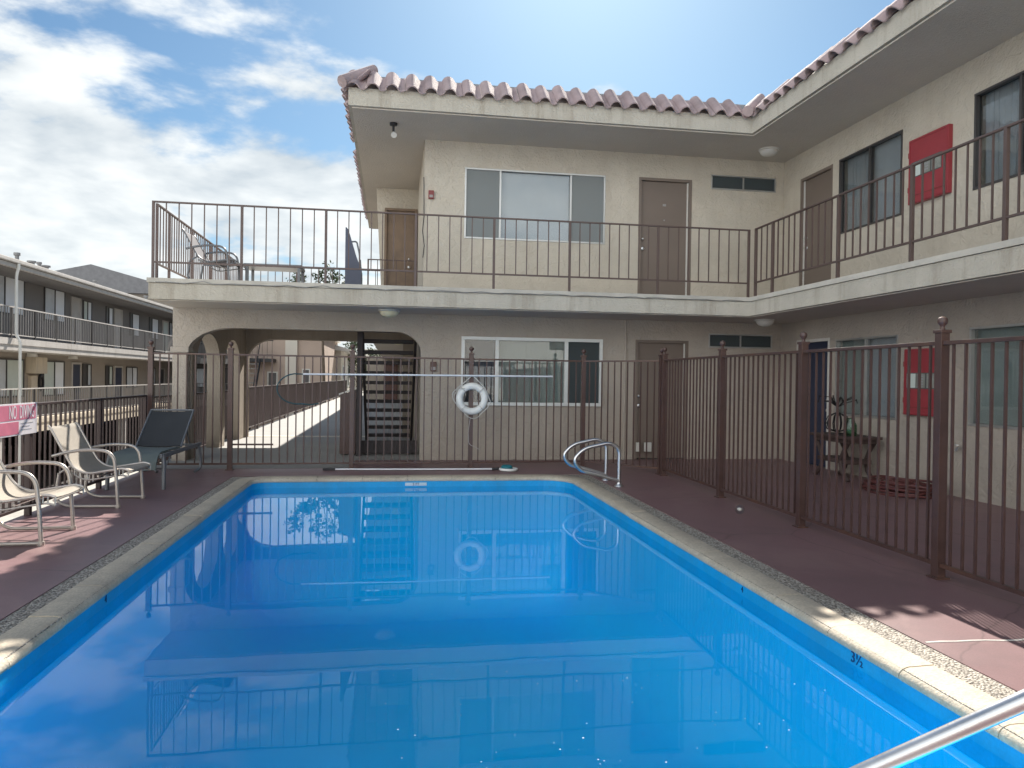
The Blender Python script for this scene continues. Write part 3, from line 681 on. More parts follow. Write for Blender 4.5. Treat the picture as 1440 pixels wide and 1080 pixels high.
# windows and doors
window(B, front, *UW, [1.75, 2.985], ['screen', 'blind', 'screen'], M['alu'], 0.03)
door(B, front, *UD, M['door'], 4.30, plate=True, edge=5.125)
window(B, front, *UV, [6.165], ['darkscreen', 'darkscreen'], M['alu'], 0.025)
window(B, front, *LW, [1.73, 2.945], ['dim', 'vertical', 'darkscreen'], M['white'], 0.055, d1=0.03)
door(B, front, *LD, M['door'], 4.27, plate=True, edge=5.11)
window(B, front, *LV, [6.16], ['darkscreen', 'darkscreen'], M['alu'], 0.025)
door(B, side, *SD, M['door'], 11.79, edge=11.87)
window(B, side, *S1, [10.05], ['vertical_white', 'drape'], M['bronze'], 0.03)
window(B, side, *S2, [7.36], ['drape', 'drape'], M['bronze'], 0.03)
door(B, side, *RD, M['blue_door'], 11.05, fm=M['offwhite'])
window(B, side, *R1, [10.07], ['vertical_white', 'vertical'], M['alu'], 0.03)
window(B, side, *R2, [7.2], ['vertical_white', 'vertical'], M['alu'], 0.03)
for zz in (.9, 3.77): window(B, side, 2.6, 4.2, zz, zz + 1.2 if zz < 1 else 4.94, [3.4], ['drape', 'drape'], M['bronze'], 0.03)
pj = Plane('front', 15.79); door(B, pj, -0.24, 0.45, F1, 4.95, M['wood_door'], 0.28)
pe = Plane('front', 43.89); door(B, pe, -0.6, 0.2, 0.0, 2.1, M['brownbox'], -0.5)
# hairline crack / wire along the slab front, conduit at the upper corner
mb = MB(); pts = []
for k in range(70):
    x = -3.4 + 9.0 * k / 69; pts.append((x, YE - .024, 2.712 + .012 * math.sin(k * 1.7) * math.sin(k * .31) + (.018 if k % 13 == 5 else 0)))
mb.tube(pts, .0055, 5); part('fascia_cable', mb, M['grey'], B)
mb = MB(); mb.tube([(0.45, YW - .02, 4.75), (0.46, YW - .025, 4.1), (0.44, YW - .02, 3.85), (0.47, YW - .03, 3.6), (0.45, YW - .02, 3.4)], .007, 5); part('wall_cable', mb, M['black'], B)
mb = MB(); mb.tube([(4.0, YW - .015, 0), (4.0, YW - .015, 2.45)], .02, 8); part('conduit', mb, M['stucco_low'], B, True)

# ------------------------------------------------------------------ balcony railings
def seglen(a, b): return (Vector(b) - Vector(a)).length
FIN = None
def fence(name, label, cat, posts, h, m, step, pick=0.010, post=0.022, bottom=0.1, finial=False, post_h=0.0, group=None, rail=0.02, limit=100, closed_ends=True, rail_flat=1.0):
    """posts: list of base points; square posts, two rails, pickets between"""
    root = thing(name, label, cat, posts[0], group=group)
    o0 = Vector(posts[0])
    top, bot = MB(), MB()
    pm = None; fm = None; km = None; npk = 0; extra = MB(); has_extra = False
    ph = h + post_h
    for p in posts:
        if pm is None:
            q = MB(); q.box(-post, post, -post, post, 0, ph, .003)
            if post > .03:
                q.box(-post - .009, post + .009, -post - .009, post + .009, ph - .012, ph + .012, .004); q.box(-post - .02, post + .02, -post - .02, post + .02, 0, .012)
            pm = q.mesh('post', m)
        po = link('post', pm, root, Vector(p) - o0)
        if finial:
            if fm is None: fm = MB().lathe([(0, ph + .012), (.020, ph + .012), (.014, ph + .03), (.016, ph + .04), (.032, ph + .058), (.036, ph + .075), (.030, ph + .097), (0, ph + .112)], n=14).mesh('finial', m, True)
            link('finial', fm, po)
    for a, b in zip(posts, posts[1:]):
        a, b = Vector(a), Vector(b); d = (b - a); ln_ = d.length; d.normalize(); ang = math.atan2(d.y, d.x)
        mx = Matrix.Translation(a) @ Matrix.Rotation(ang, 4, 'Z')
        top.box(post, ln_ - post, -rail, rail, h - rail * 1.2, h, .003, mx)
        bot.box(post, ln_ - post, -rail * .7, rail * .7, bottom, bottom + rail * 1.3, .002, mx)
        n = max(1, int(round(ln_ / step)))
        for k in range(1, n):
            c = a + d * (ln_ * k / n)
            if npk < limit:
                if km is None: km = MB().box(-pick, pick, -pick, pick, bottom + rail * .6, h - rail).mesh('picket', m)
                link('picket', km, root, c - o0)
            else: extra.box(c.x - pick, c.x + pick, c.y - pick, c.y + pick, c.z + bottom + rail * .6, c.z + h - rail); has_extra = True
            npk += 1
    part('top_rail', top, m, root); part('bottom_rail', bot, m, root)
    if has_extra: e = part('far_pickets', extra, m, root); e['kind'] = 'stuff'
    return root
G = 'balcony railings of the cream apartment block'
Z1 = F1 + .002
fr = [(-3.45, YE + .03, Z1), (-2.23, YE + .03, Z1), (-1.03, YE + .03, Z1), (.3, YE + .03, Z1), (1.5, YE + .03, Z1), (2.7, YE + .03, Z1), (4.15, YE + .03, Z1), (5.70, YE + .03, Z1)]
fence('balcony_railing', 'brown metal railing along the upper balcony front facing the pool', 'railing', fr, 1.11, M['rail'], 0.166, .0075, .018, .22, group=G, rail=.019)
fence('balcony_railing', 'brown metal railing along the right wing upper walkway, past the red cabinet', 'railing',
      [(5.76, 11.2, Z1), (5.76, 10.66, Z1), (5.76, 8.95, Z1), (5.76, 7.55, Z1), (5.76, 6.25, Z1), (5.76, 4.9, Z1), (5.76, 3.5, Z1), (5.76, 2.0, Z1), (5.76, .6, Z1), (5.76, -1.9, Z1)], 1.11, M['rail'], 0.155, .0085, .02, .22, group=G, rail=.019)
fence('balcony_railing', 'grey-brown railing receding along the left edge of the open balcony', 'railing',
      [(-3.45, 11.5, Z1), (-3.45, 12.1, Z1), (-3.45, 13.4, Z1), (-3.45, 14.7, Z1), (-3.45, 16.0, Z1), (-3.45, 17.28, Z1)], 1.11, M['rail'], 0.135, .0075, .018, .22, group=G, rail=.019)
fence('balcony_railing', 'low looking rear railing behind the table at the back of the open balcony', 'railing',
      [(-3.3, 17.28, Z1), (-2.2, 17.28, Z1), (-1.1, 17.28, Z1), (0.2, 17.28, Z1)], 1.07, M['rail'], 0.155, .0075, .018, .22, group=G, rail=.019)
fence('stair_guard', 'small brown guard rail in front of the upper wooden door', 'railing', [(-0.56, 15.6, Z1), (.40, 15.6, Z1)], 1.06, M['rail'], 0.2, .0075, .016, .1, group=None, rail=.017)

# ------------------------------------------------------------------ pool fences
BF = [(-3.46, 11.32, 0), (-2.36, 11.31, 0), (-0.62, 11.35, 0), (1.18, 11.4, 0), (2.99, 11.48, 0), (3.93, 10.5, 0)]
fence('pool_fence', 'brown iron fence at the far end of the pool, carrying the life ring', 'fence', BF, 1.70, M['brown'], 0.118, .0085, .034, .075, True, .07, 'iron pool fences', .021)
RF = [(3.93, 10.38, 0), (3.9, 8.38, 0), (3.9, 6.6, 0), (3.9, 4.77, 0), (3.9, 2.95, 0), (3.9, 1.1, 0), (3.9, -.8, 0)]
fence('pool_fence', 'brown iron fence with ball topped posts along the right pool deck', 'fence', RF, 1.71, M['brown'], 0.113, .0082, .034, .085, True, .07, 'iron pool fences', .023)
LF = [(-3.5, 2.6 + k * 1.74, 0) for k in range(6)]
fence('deck_railing', 'low brown picket railing along the left deck edge behind the lounge chairs', 'railing', LF[:5] + [(-3.5, 11.2, 0)], 1.09, M['darkbrown'], 0.118, .0095, .026, .08, group='low brown picket railings', rail=.022)
WF = [(-3.44, 11.45 + 2.4 * k, 0.004) for k in range(2, 20)]
fence('deck_railing', 'long low brown picket railing beside the sunlit strip of walkway', 'railing', [(-3.46, 17.4, .004)] + [(-3.46, 17.4 + 2.4 * k, .004) for k in range(1, 17)], 1.10, M['darkbrown'], 0.118, .0095, .026, .10, group='low brown picket railings', rail=.022)
fence('deck_railing', 'low brown picket railing under the two small porch arches', 'railing', [(-3.62, 11.45, -.1), (-3.62, 13.4, -.1), (-3.62, 15.4, -.1), (-3.62, 17.3, -.1)], 1.15, M['darkbrown'], 0.118, .0095, .026, .10, group='low brown picket railings', rail=.022)
mb = MB(); mb.box(-2.32, -1.75, 11.30, 11.32, .36, .385); 
solo('gate_bar', mb, M['brown'], 'thin brown cross bar low on the far fence near its left post', 'gate bar')

# sign on the left railing
t_ = thing('pool_sign', 'faded pink and white NO DIVING sign on the left deck railing', 'sign', (-3.46, 7.3, .95))
P = Plane('east', -3.468)
S0, S1_ = 6.45, 7.9
mb = MB(); P.box(mb, S0, S1_, .80, 1.10, 0, .006, .002); part('board', mb, M['signwhite'], t_)
mb = MB(); P.box(mb, S0 + .02, S1_ - .03, .945, 1.085, .006, .008); P.box(mb, S0 + .02, 7.54, .815, .93, .006, .008); part('red_panel', mb, M['signpink'], t_)
MXE = Matrix(((0, 0, 1, 0), (1, 0, 0, 0), (0, 1, 0, 0), (0, 0, 0, 1)))
# letters read left to right towards +y
mb = MB()
for body, y, s_, kx in (('NO', 7.43, .175, .50), ('DIVING', 7.695, .175, .49)):
    me = text_mesh(body, s_, .001); mb.mesh_in(me, Matrix.Translation((-3.468 + .009, y, 1.012)) @ MXE @ Matrix.Diagonal((kx, 1, 1, 1)))
part('lettering', mb, M['signwhite'], t_)
mb = MB()
for k in range(3): P.box(mb, 7.58, 7.58 + (.24, .17, .21)[k], .905 - .03 * k, .912 - .03 * k, .006, .0075)
part('small_print', mb, M['signgrey'], t_)

# ------------------------------------------------------------------ life ring, hook pole, vacuum pole
t_ = thing('life_ring', 'white life ring with rope hanging on the far pool fence', 'life ring', (1.19, 11.33, 1.08))
mb = MB().torus((1.19, 11.325, 1.075), .195, .055, n=40, m=14); ring = part('ring', mb, M['ring'], t_, True)
mb = MB()
for q in (45, 135, 225, 315):
    a = math.radians(q); c = Vector((1.19 + .195 * math.cos(a), 11.325, 1.075 + .195 * math.sin(a))); tdir = Vector((math.cos(a), 0, math.sin(a)))
    mb.tube([c + (tdir * math.cos(f) + Vector((0, 1, 0)) * math.sin(f)) * .0585 for f in (2 * PI * k / 12 for k in range(12))], .008, 6, True)
part('band', mb, M['rope'], ring, True)
mb = MB()
hang = Vector((1.19, 11.32, 1.44))
def P3(x, z): return Vector((1.19 + x, 11.262, 1.075 + z))
mb.tube(smooth_path([hang, P3(-.08, .29), P3(-.2, .19), P3(-.31, .09), P3(-.30, 0), P3(-.22, -.12), P3(-.18, -.16)], .05), .007, 6)
mb.tube(smooth_path([hang, P3(.1, .26), P3(.19, .17), P3(.24, .05), P3(.29, -.06), P3(.2, -.17), P3(.14, -.22)], .05), .007, 6)
mb.tube(smooth_path([P3(-.16, -.17), P3(-.08, -.27), P3(0, -.305), P3(.08, -.29), P3(.16, -.2)], .05), .006, 6)
mb.tube(smooth_path([P3(-.12, .16), P3(-.23, .15), P3(-.28, .05)], .04), .006, 6)
mb.tube(smooth_path([P3(-.03, -.29), P3(-.06, -.5), P3(-.05, -.7), P3(.06, -.74), P3(.12, -.78)], .06), .004, 5)
part('rope', mb, M['rope'], t_, True)

t_ = thing('rescue_hook', 'long pale pole with dark teal shepherd hook resting along the far fence', 'rescue hook', (0.5, 11.25, 1.43))
mb = MB().tube([(-1.33, 11.27, 1.418), (.5, 11.28, 1.428), (2.45, 11.30, 1.435)], .0155, 10); part('pole', mb, M['polewhite'], t_, True)
mb = MB(); pts = [(-1.33, 11.27, 1.418), (-1.42, 11.27, 1.42)] + [(-1.40 + .30 * math.cos(a), 11.27, 1.20 + .225 * math.sin(a)) for a in (math.radians(d) for d in range(100, 281, 12))]
pts += [(-1.22, 11.27, .965), (-1.1, 11.27, .985)]
mb.tube(pts, .0095, 8); part('hook', mb, M['hookteal'], t_, True)

t_ = thing('pool_brush', 'white pole with teal brush head lying on the deck beyond the pool', 'pool brush', (.3, 11.1, .02))
mb = MB().tube([(-.85, 11.16, .02), (.4, 11.08, .022), (1.48, 11.0, .03)], .0145, 10); part('pole', mb, M['polewhite'], t_, True)
mb = MB().tube([(-1.02, 11.17, .02), (-.84, 11.16, .02)], .018, 10); mb.tube([(1.47, 11.0, .03), (1.58, 11.0, .035)], .02, 10); part('grip', mb, M['black'], t_, True)
mb = MB().torus((1.72, 10.98, .028), .125, .021, 'z', 28, 8); part('head_ring', mb, M['white'], t_, True)
mb = MB().lathe([(0, .09), (.06, .088), (.085, .07), (.09, .04), (.08, .012), (0, .012)], (1.70, 11.02, 0), 16); part('float', mb, M['teal'], t_, True)

# ------------------------------------------------------------------ steel rails
def deck_loop(parent, Y):
    mb = MB()
    pts = smooth_path([(2.93, Y, .0), (2.93, Y, .50), (2.80, Y, .575), (2.45, Y, .50), (2.31, Y, .35), (2.40, Y, .215), (2.62, Y, .165), (2.925, Y, .075)], .11, 8)
    mb.tube(pts, .0245, 12); r_ = part('rail', mb, M['chrome'], parent, True)
    mb = MB().lathe([(0, .05), (.03, .05), (.034, .03), (.055, .012), (.06, 0), (0, 0)], (2.93, Y, 0.001), 18); part('flange', mb, M['chrome'], r_, True)
t_ = thing('pool_ladder', 'pair of looped stainless grab rails at the far right pool edge', 'pool ladder', (2.7, 9.62, 0))
deck_loop(t_, 9.33); deck_loop(t_, 9.93)
t_ = thing('handrail', 'stainless handrail slanting into the near right corner of the pool', 'handrail', (1.6, 1.2, 0))
A_, B_ = Vector((1.355, 1.40, .714)), Vector((1.125, 1.59, .48)); dd = (B_ - A_)
mb = MB(); pts = smooth_path([(2.02, .82, 0), (1.80, 1.02, 1.02), A_ - dd * .55, B_ + dd * 2.6, B_ + dd * 3.9 + Vector((0, 0, -.7))], .16, 8)
mb.tube(pts, .0205, 18); part('rail', mb, M['chrome'], t_, True)
mb = MB().lathe([(0, .05), (.03, .05), (.036, .03), (.058, .012), (.064, 0), (0, 0)], (2.02, .82, 0.001), 18); part('flange', mb, M['chrome'], t_, True)

# ------------------------------------------------------------------ lounge chairs
def sling_chair(label):
    t = thing('lounge_chair', label, 'lounge chair', group='beige sling chairs by the left railing')
    for s_ in (-1, 1):
        y = .315 * s_
        arm = smooth_path([(-.34, y, .535), (-.2, y, .575), (.0, y, .605), (.26, y, .585), (.29, y, .34), (.31, y, .02)], .13, 8)
        base = smooth_path([(.31, y, .02), (-.20, y, .02), (-.31, y, .09), (-.27, y, .36)], .09, 8)
        a = part('arm', MB().tube(arm, .0165, 10), M['chairframe'], t, True, True)
        part('foot_cap', MB().lathe([(0, .034), (.024, .034), (.026, .015), (.024, 0), (0, 0)], (.31, y, 0), 12), M['chairframe'], a, True, True)
        part('sled', MB().tube(base, .0155, 10), M['chairframe'], t, True, True)
    prof = smooth_path([(.40, 0, .385), (.34, 0, .405), (-.02, 0, .345), (-.15, 0, .41), (-.27, 0, .62), (-.375, 0, .82), (-.40, 0, .845)], .09, 5)
    rows = [[(p.x, y, p.z - .012 * math.cos(y * PI / .56)) for y in (-.275, -.14, 0, .14, .275)] for p in prof]
    part('sling', MB().sheet(rows, .007), M['sling'], t, True, True)
    f = MB()
    for s_ in (-1, 1):
        f.tube([(p.x, .283 * s_, p.z) for p in prof], .013, 8)
        lo_ = [(p.x, .29 * s_, p.z - .065) for p in prof if p.z < .42]
        f.tube(lo_, .009, 6)
        for p in [q for q in prof if q.z < .41][::3]: f.tube([(p.x, .286 * s_, p.z), (p.x, .29 * s_, p.z - .065)], .007, 6)
    for x, z in ((.39, .38), (.10, .345), (-.16, .40), (-.39, .83)): f.tube([(x, -.29, z - .02), (x, .29, z - .02)], .011, 8)
    for s_ in (-1, 1): f.tube([(-.27, .31 * s_, .36), (-.17, .28 * s_, .43)], .012, 8); f.tube([(.29, .30 * s_, .38), (.27, .28 * s_, .375)], .012, 8)
    part('frame', f, M['chairframe'], t, True, True)
    return t
c1 = sling_chair('nearer beige sling chair, cut by the left picture edge, beside the NO DIVING sign')
c1.location = (-3.10, 6.75, 0); c1.rotation_euler.z = .02
dup_tree(c1, (-3.09, 8.50, 0), -.07, 'second beige sling chair, between the nearer chair and the dark chaise')
up_chair = dup_tree(c1, (-2.82, 12.25, F1 + .004), -.05, 'weathered sling chair up on the open balcony, facing right')
up_chair['group'] = 'furniture on the open balcony'
for ch in up_chair.children:  # darker materials stand in for the chair being backlit
    ch.material_slots[0].link = 'OBJECT'; ch.material_slots[0].material = M['backlitsling' if ch.name.startswith('sling') else 'greyframe']
    for g in ch.children: g.material_slots[0].link = 'OBJECT'; g.material_slots[0].material = M['greyframe']

t_ = thing('chaise_lounge', 'dark teal sling chaise with raised back in the far left deck corner', 'chaise lounge', (-3.03, 10.2, 0), -.02)
f = MB()
for s_ in (-1, 1): f.box(.29 * s_ - .018, .29 * s_ + .018, -.78, .92, .375, .425, .006)
for y in (-.74, -.2, .25, .9): f.box(-.275, .275, y - .015, y + .015, .378, .408)
part('frame', f, M['greyframe'], t_, local=True)
for s_ in (-1, 1):
    part('leg', MB().tube([(.30 * s_, -.73, .42), (.315 * s_, -.75, .3), (.32 * s_, -.76, 0)], [.024, .026, .022], 10), M['greyframe'], t_, True, True)
    part('leg', MB().tube(smooth_path([(.30 * s_, .80, .40), (.31 * s_, .86, .2), (.31 * s_, .86, .06), (.25 * s_, .78, .02)], .06), .02, 10), M['greyframe'], t_, True, True)
pr_ = smooth_path([(0, -.88, .25), (0, -.86, .36), (0, -.74, .45), (0, -.3, .455), (0, .05, .445)], .08, 5)
part('seat', MB().sheet([[(x, p.y, p.z - .014 * math.cos(x * PI / .56)) for x in (-.265, -.13, 0, .13, .265)] for p in pr_], .018), M['cushion'], t_, True, True)
pr_ = [(0, .07, .455), (0, .2, .565), (0, .34, .68), (0, .48, .79), (0, .60, .885)]
part('backrest', MB().sheet([[(x, p[1], p[2] - .012 * math.cos(x * PI / .56)) for x in (-.268, -.13, 0, .13, .268)] for p in pr_], .014), M['darksling'], t_, True, True)
f = MB()
for s_ in (-1, 1): f.tube([(.278 * s_, .05, .44), (.278 * s_, .61, .895)], .013, 8)
f.tube([(-.278, .61, .895), (.278, .61, .895)], .013, 8); f.tube([(-.2, .48, .78), (-.2, .72, .40)], .009, 6); f.tube([(.2, .48, .78), (.2, .72, .40)], .009, 6)
part('back_frame', f, M['greyframe'], t_, True, True)
part('brace', MB().tube([(-.29, -.45, .36), (-.25, -.5, .22), (.25, -.5, .22), (.29, -.45, .36)], .012, 8), M['greyframe'], t_, True, True)

# low table and folded lounger on the balcony
t_ = thing('low_table', 'low grey table beside the chair on the open balcony', 'table', (-2.0, 12.9, F1 + .004), group='furniture on the open balcony')
part('table_top', MB().box(-.46, .46, -.28, .28, .40, .45, .012), M['greyframe'], t_, local=True)
lm = MB().box(-.022, .022, -.022, .022, 0, .40, .004).mesh('leg', M['greyframe'])
for x in (-.40, .05 + .2, .42):
    for y in (-.24, .24):
        if x == .25: continue
        link('leg', lm, t_, (x, y, 0))
t_ = thing('folded_lounger', 'blue-grey folded lounger standing on end on the open balcony', 'folded lounger', (-.70, 12.95, F1 + .004), group='furniture on the open balcony')
mb = MB(); mb.prism([(-.15, -.05, 0), (.13, -.05, 0), (.12, -.05, .45), (.02, -.05, .72), (-.10, -.05, 1.12), (-.13, -.05, 1.16), (-.15, -.05, 1.16)], (0, .5, 0)); part('sling', mb, M['bluegrey'], t_, local=True)
mb = MB().tube(smooth_path([(-.06, -.03, .92), (.04, -.03, .93), (.09, -.03, .7), (.09, -.03, .55)], .04), .014, 8); mb.tube([(.1, -.03, .62), (.13, -.03, .3), (.13, -.03, 0)], .014, 8); part('frame', mb, M['greyframe'], t_, True, True)

# ------------------------------------------------------------------ staircase through the porch
t_ = thing('staircase', 'dark open tread staircase seen through the right half of the porch arch', 'staircase', (-.1, 14.4, 0))
N_T = 14; y_bot, y_top = 15.9, 12.78
tm = MB().box(-.47, .44, -.135, .135, -.065, 0, .006).mesh('tread', M['darkwood'])
for k in range(N_T):
    z = .19 + .187 * k; y = y_bot - .24 * k
    link('tread', tm, t_, Vector((-.1, y, z)) - Vector((-.1, 14.4, 0)))
mb = MB(); mb.box(-.56, .42, 13.3, 13.34, .03, .26, .004); part('kick_board', mb, M['darkwood'], t_)
for x in (-.585, .355):
    mb = MB(); mb.prism([(x, y_bot + .22, .0), (x, y_bot + .02, .0), (x, y_top - .02, 2.50), (x, y_top - .02, 2.72), (x, y_top + .12, 2.72)], (.045, 0, 0)); part('stringer', mb, M['darkwood'], t_)
mb = MB(); mb.box(-.64, -.545, 13.1, 13.2, 0.004, 2.47, .004); part('post', mb, M['darkwood'], t_)
mb = MB(); mb.tube([(-.6, y_bot, 1.1), (-.6, 13.2, 3.0 - .3)], .02, 8); part('handrail', mb, M['darkwood'], t_, True)
t_ = thing('stair_screen', 'short dark brown screen with pale cap left of the staircase foot', 'screen', (-.75, 13.3, 0))
mb = MB(); mb.prism([(-.93, 13.25, .03), (-.66, 13.25, .03), (-.66, 13.25, 1.16), (-.93, 13.25, 1.06)], (0, .9, 0)); part('board', mb, M['brown'], t_)
mb = MB(); mb.prism([(-.95, 13.23, 1.065), (-.645, 13.23, 1.175), (-.645, 13.23, 1.2), (-.95, 13.23, 1.09)], (0, .94, 0)); part('cap', mb, M['offwhite'], t_)

# ------------------------------------------------------------------ fittings on the building
def dome(label, x, y, z, m, r=.17):
    t = thing('ceiling_light', label, 'ceiling light', (x, y, z), group='dome lights under the walkways')
    part('base', MB().lathe([(0, 0), (r, 0), (r, -.02), (r * .9, -.03), (0, -.03)], n=24), M['offwhite'], t, True, True)
    part('glass', MB().lathe([(r * .88, -.03), (r * .84, -.06), (r * .62, -.095), (r * .3, -.112), (0, -.116)], n=24), m, t, True, True)
dome('cream dome light under the balcony slab above the porch arch', -.09, 11.85, 2.454, M['lampglass'])
dome('grey dome light under the roof eave in the upper inner corner', 6.30, 11.85, FT - .014, M['lampgrey'])
dome('shaded dome light under the walkway in the lower inner corner', 6.2, 11.7, 2.454, M['lampgrey'])
dome('cream dome light seen between the upper stair treads', .1, 22.5, 2.47, M['lampglass'])
t_ = thing('floodlight', 'small spotlight on a bracket under the roof corner above the balcony', 'floodlight', (-.06, 11.8, FT - .014))
part('bracket', MB().lathe([(0, 0), (.06, 0), (.06, -.035), (.02, -.045), (.018, -.14), (0, -.14)], n=14), M['black'], t_, True, True)
part('lamp', MB().tube([(0, .05, -.13), (.0, -.02, -.17), (.01, -.09, -.215)], [.022, .032, .046], 14), M['offwhite'], t_, True, True)

def wall_box(name, label, P, u0, u1, z0, z1, m, cat, d=.05):
    mb = MB(); P.box(mb, u0, u1, z0, z1, 0.001, d, .006)
    c = P.pt((u0 + u1) / 2, z0, 0); t = thing(name, label, cat, c); part('case', mb, m, t)
    mb = MB(); P.box(mb, u0 + .015, u1 - .015, z0 + .02, z0 + (z1 - z0) * .45, d, d + .006); part('cover', mb, M['grey'], t)
wall_box('alarm_box', 'small dull red alarm box at the upper left corner of the front wall', front, .53, .62, 4.39, 4.53, M['redbox'], 'alarm box')
wall_box('wall_box', 'small brown box on the lower wall left of the white framed window', front, .60, .70, 1.50, 1.66, M['brownbox'], 'box')
t_ = thing('outlet', 'pair of pale outlet covers low beside the lower front door', 'outlet', (4.3, YW, .2))
mb = MB(); front.box(mb, 4.33 - .11, 4.33 - .04, .14, .30, .009, .045, .004); front.box(mb, 4.37, 4.50, .14, .30, .0, .04, .004); part('cover', mb, M['offwhite'], t_)

def red_cabinet(label, u0, u1, z0, z1, seed):
    t = thing('fire_cabinet', label, 'fire cabinet', (XW, u0, z0), group='red fire cabinets on the right wing')
    mb = MB(); side.box(mb, u0, u1, z0, z1, .001, .065, .006); body = part('case', mb, M['red'], t)
    a, b = u0 + .11, u1 - .06; c, d = z0 + (z1 - z0) * .40, z0 + (z1 - z0) * .64
    mb = MB(); e = .022
    for q in ((u0 + .012, u1 - .012, z0 + .012, z0 + .012 + e), (u0 + .012, u1 - .012, z1 - .012 - e, z1 - .012), (u0 + .012, u0 + .012 + e, z0 + .012 + e, z1 - .012 - e), (u1 - .012 - e, u1 - .012, z0 + .012 + e, z1 - .012 - e)): side.box(mb, *q, .064, .072, .002)
    part('door_rim', mb, M['red'], body)
    mb = MB()
    for zz in (z0 + .2, z1 - .2): mb.tube([(XW - .066, u1 - .004, zz - .035), (XW - .066, u1 - .004, zz + .035)], .009, 8)
    part('hinge', mb, M['redbox'], t)
    mb = MB(); side.box(mb, a, b, c, d, .063, .067); part('window_recess', mb, M['room'], body)
    mb = MB()
    w3 = (b - a) / 3
    side.box(mb, a + .01, a + w3 - .012, c + .012, d - .012, .067, .070); side.box(mb, a + w3 + .02, a + 2 * w3 - .01, c + .012, d - .012, .067, .070)
    part('paper', mb, M['dimpaper'], t)
    mb = MB(); side.box(mb, a + 2 * w3 + .01, b - .012, c + .012, d - .012, .067, .0695); part('glass', mb, M['vblind'], t)
    mb = MB(); um = a + 1.5 * w3
    for k in range(4): side.box(mb, um - .045, um + (.03, .045, .02, .04)[k], d - .055 - .035 * k, d - .04 - .035 * k, .070, .0715)
    part('notice_print', mb, M['signgrey'], t)
    mb = MB(); side.box(mb, u0 + .03, u1 - .03, z0 + .1, z0 + .112, .065, .070); side.box(mb, u0 + .028, u0 + .05, z0 + .35, z0 + .47, .065, .085, .004); part('latch', mb, M['redbox'], t)
red_cabinet('upper red fire cabinet with a small paper window, beside the upper walkway windows', 8.38, 9.11, 3.83, 4.70, 1)
red_cabinet('lower red fire cabinet seen behind the right pool fence', 8.40, 9.13, .98, 1.87, 2)

# ------------------------------------------------------------------ patio things behind the right fence
t_ = thing('side_table', 'dark wooden side table with crossed curved legs behind the right fence', 'table', (6.55, 9.95, 0), 0)
part('table_top', MB().box(-.27, .27, -.50, .50, .60, .64, .008), M['tablewood'], t_, local=True)
part('apron', MB().box(-.22, .22, -.44, .44, .54, .60), M['tablewood'], t_, local=True)
part('shelf', MB().box(-.20, .20, -.36, .36, .24, .30, .006), M['tablewood'], t_, local=True)
for s_ in (-1, 1):
    for x in (-.2, .2):
        part('leg', MB().tube([(x, .40 * s_, .55), (x, .30 * s_, .42), (x, .22 * s_, .28), (x, .26 * s_, .14), (x, .42 * s_, 0)], [.035, .03, .028, .03, .034], 8), M['tablewood'], t_, True, True)
t_ = thing('iron_ornament', 'dark wrought iron scroll ornament standing on the side table', 'ornament', (6.55, 10.12, .64))
mb = MB(); mb.lathe([(0, .012), (.09, .012), (.09, 0), (0, 0)], n=16); mb.tube([(0, 0, .01), (0, 0, .62)], .011, 8)
for k in range(10):
    a = 2 * PI * k / 10; c, s_ = math.cos(a), math.sin(a)
    mb.tube([(c * .02, s_ * .02, .03), (c * .14, s_ * .14, .07), (c * .17, s_ * .17, .16), (c * .13, s_ * .13, .26), (c * .03, s_ * .03, .31)], .009, 6)
    mb.tube([(0, 0, .40), (c * .12, s_ * .12, .50 + .05 * math.sin(k * 2)), (c * .25, s_ * .25, .52 + .04 * math.cos(k * 3)), (c * .27, s_ * .27, .46)], .008, 6)
    mb.lathe([(0, -.02), (.016, 0), (0, .02)], (c * .25, s_ * .25, .52 + .04 * math.cos(k * 3)), 6)
part('scrolls', mb, M['petal'], t_, True, True)
t_ = thing('glass_jar', 'green glass jar at the near end of the side table', 'jar', (6.5, 9.72, .641))
part('jar_body', MB().lathe([(0, 0), (.07, 0), (.085, .03), (.085, .15), (.06, .2), (.05, .24), (.055, .25), (.045, .25), (.052, .2), (.076, .15), (.076, .03), (0, .012)], n=18), M['greenglass'], t_, True, True)
mb = MB(); rnd = random.Random(5); pts = []
for k in range(330):
    a = k * 2 * PI / 30; r = .30 + .16 * math.sin(k * .11) + rnd.uniform(-.015, .015); pts.append((6.45 + r * .85 * math.cos(a), 8.55 + r * 1.25 * math.sin(a), .018 + .03 * (k // 66) + .012 * math.sin(k * .7)))
mb.tube(pts, .0155, 7)
solo('garden_hose', mb, M['hose'], 'dark red garden hose coiled on the ground below the lower fire cabinet', 'hose', smooth=True, loc=(6.45, 8.55, 0))
mb = MB(); mb.tube([(6.93, 8.1, .62), (6.86, 8.1, .62), (6.83, 8.1, .58)], .014, 8); mb.lathe([(0, .0), (.03, 0), (.03, .012), (0, .012)], (6.86, 8.1, .65), 10)
solo('hose_tap', mb, M['chrome'], 'small hose tap on the right wing wall behind a fence post', 'tap', smooth=True, loc=(6.93, 8.1, .62))
t_ = thing('glass_ball', 'small clear ball lying on the deck by the right fence', 'ball', (3.62, 7.3, .05))
prof_ = [(.05 * math.sin(PI * k / 12), -.05 * math.cos(PI * k / 12)) for k in range(13)]; prof_[0] = (0, -.05); prof_[-1] = (0, .05)
part('shell', MB().lathe(prof_, n=20), M['ballglass'], t_, True, True); part('core', MB().lathe([(0, -.02), (.022, -.01), (.024, .012), (0, .022)], n=12), M['offwhite'], t_, True, True)
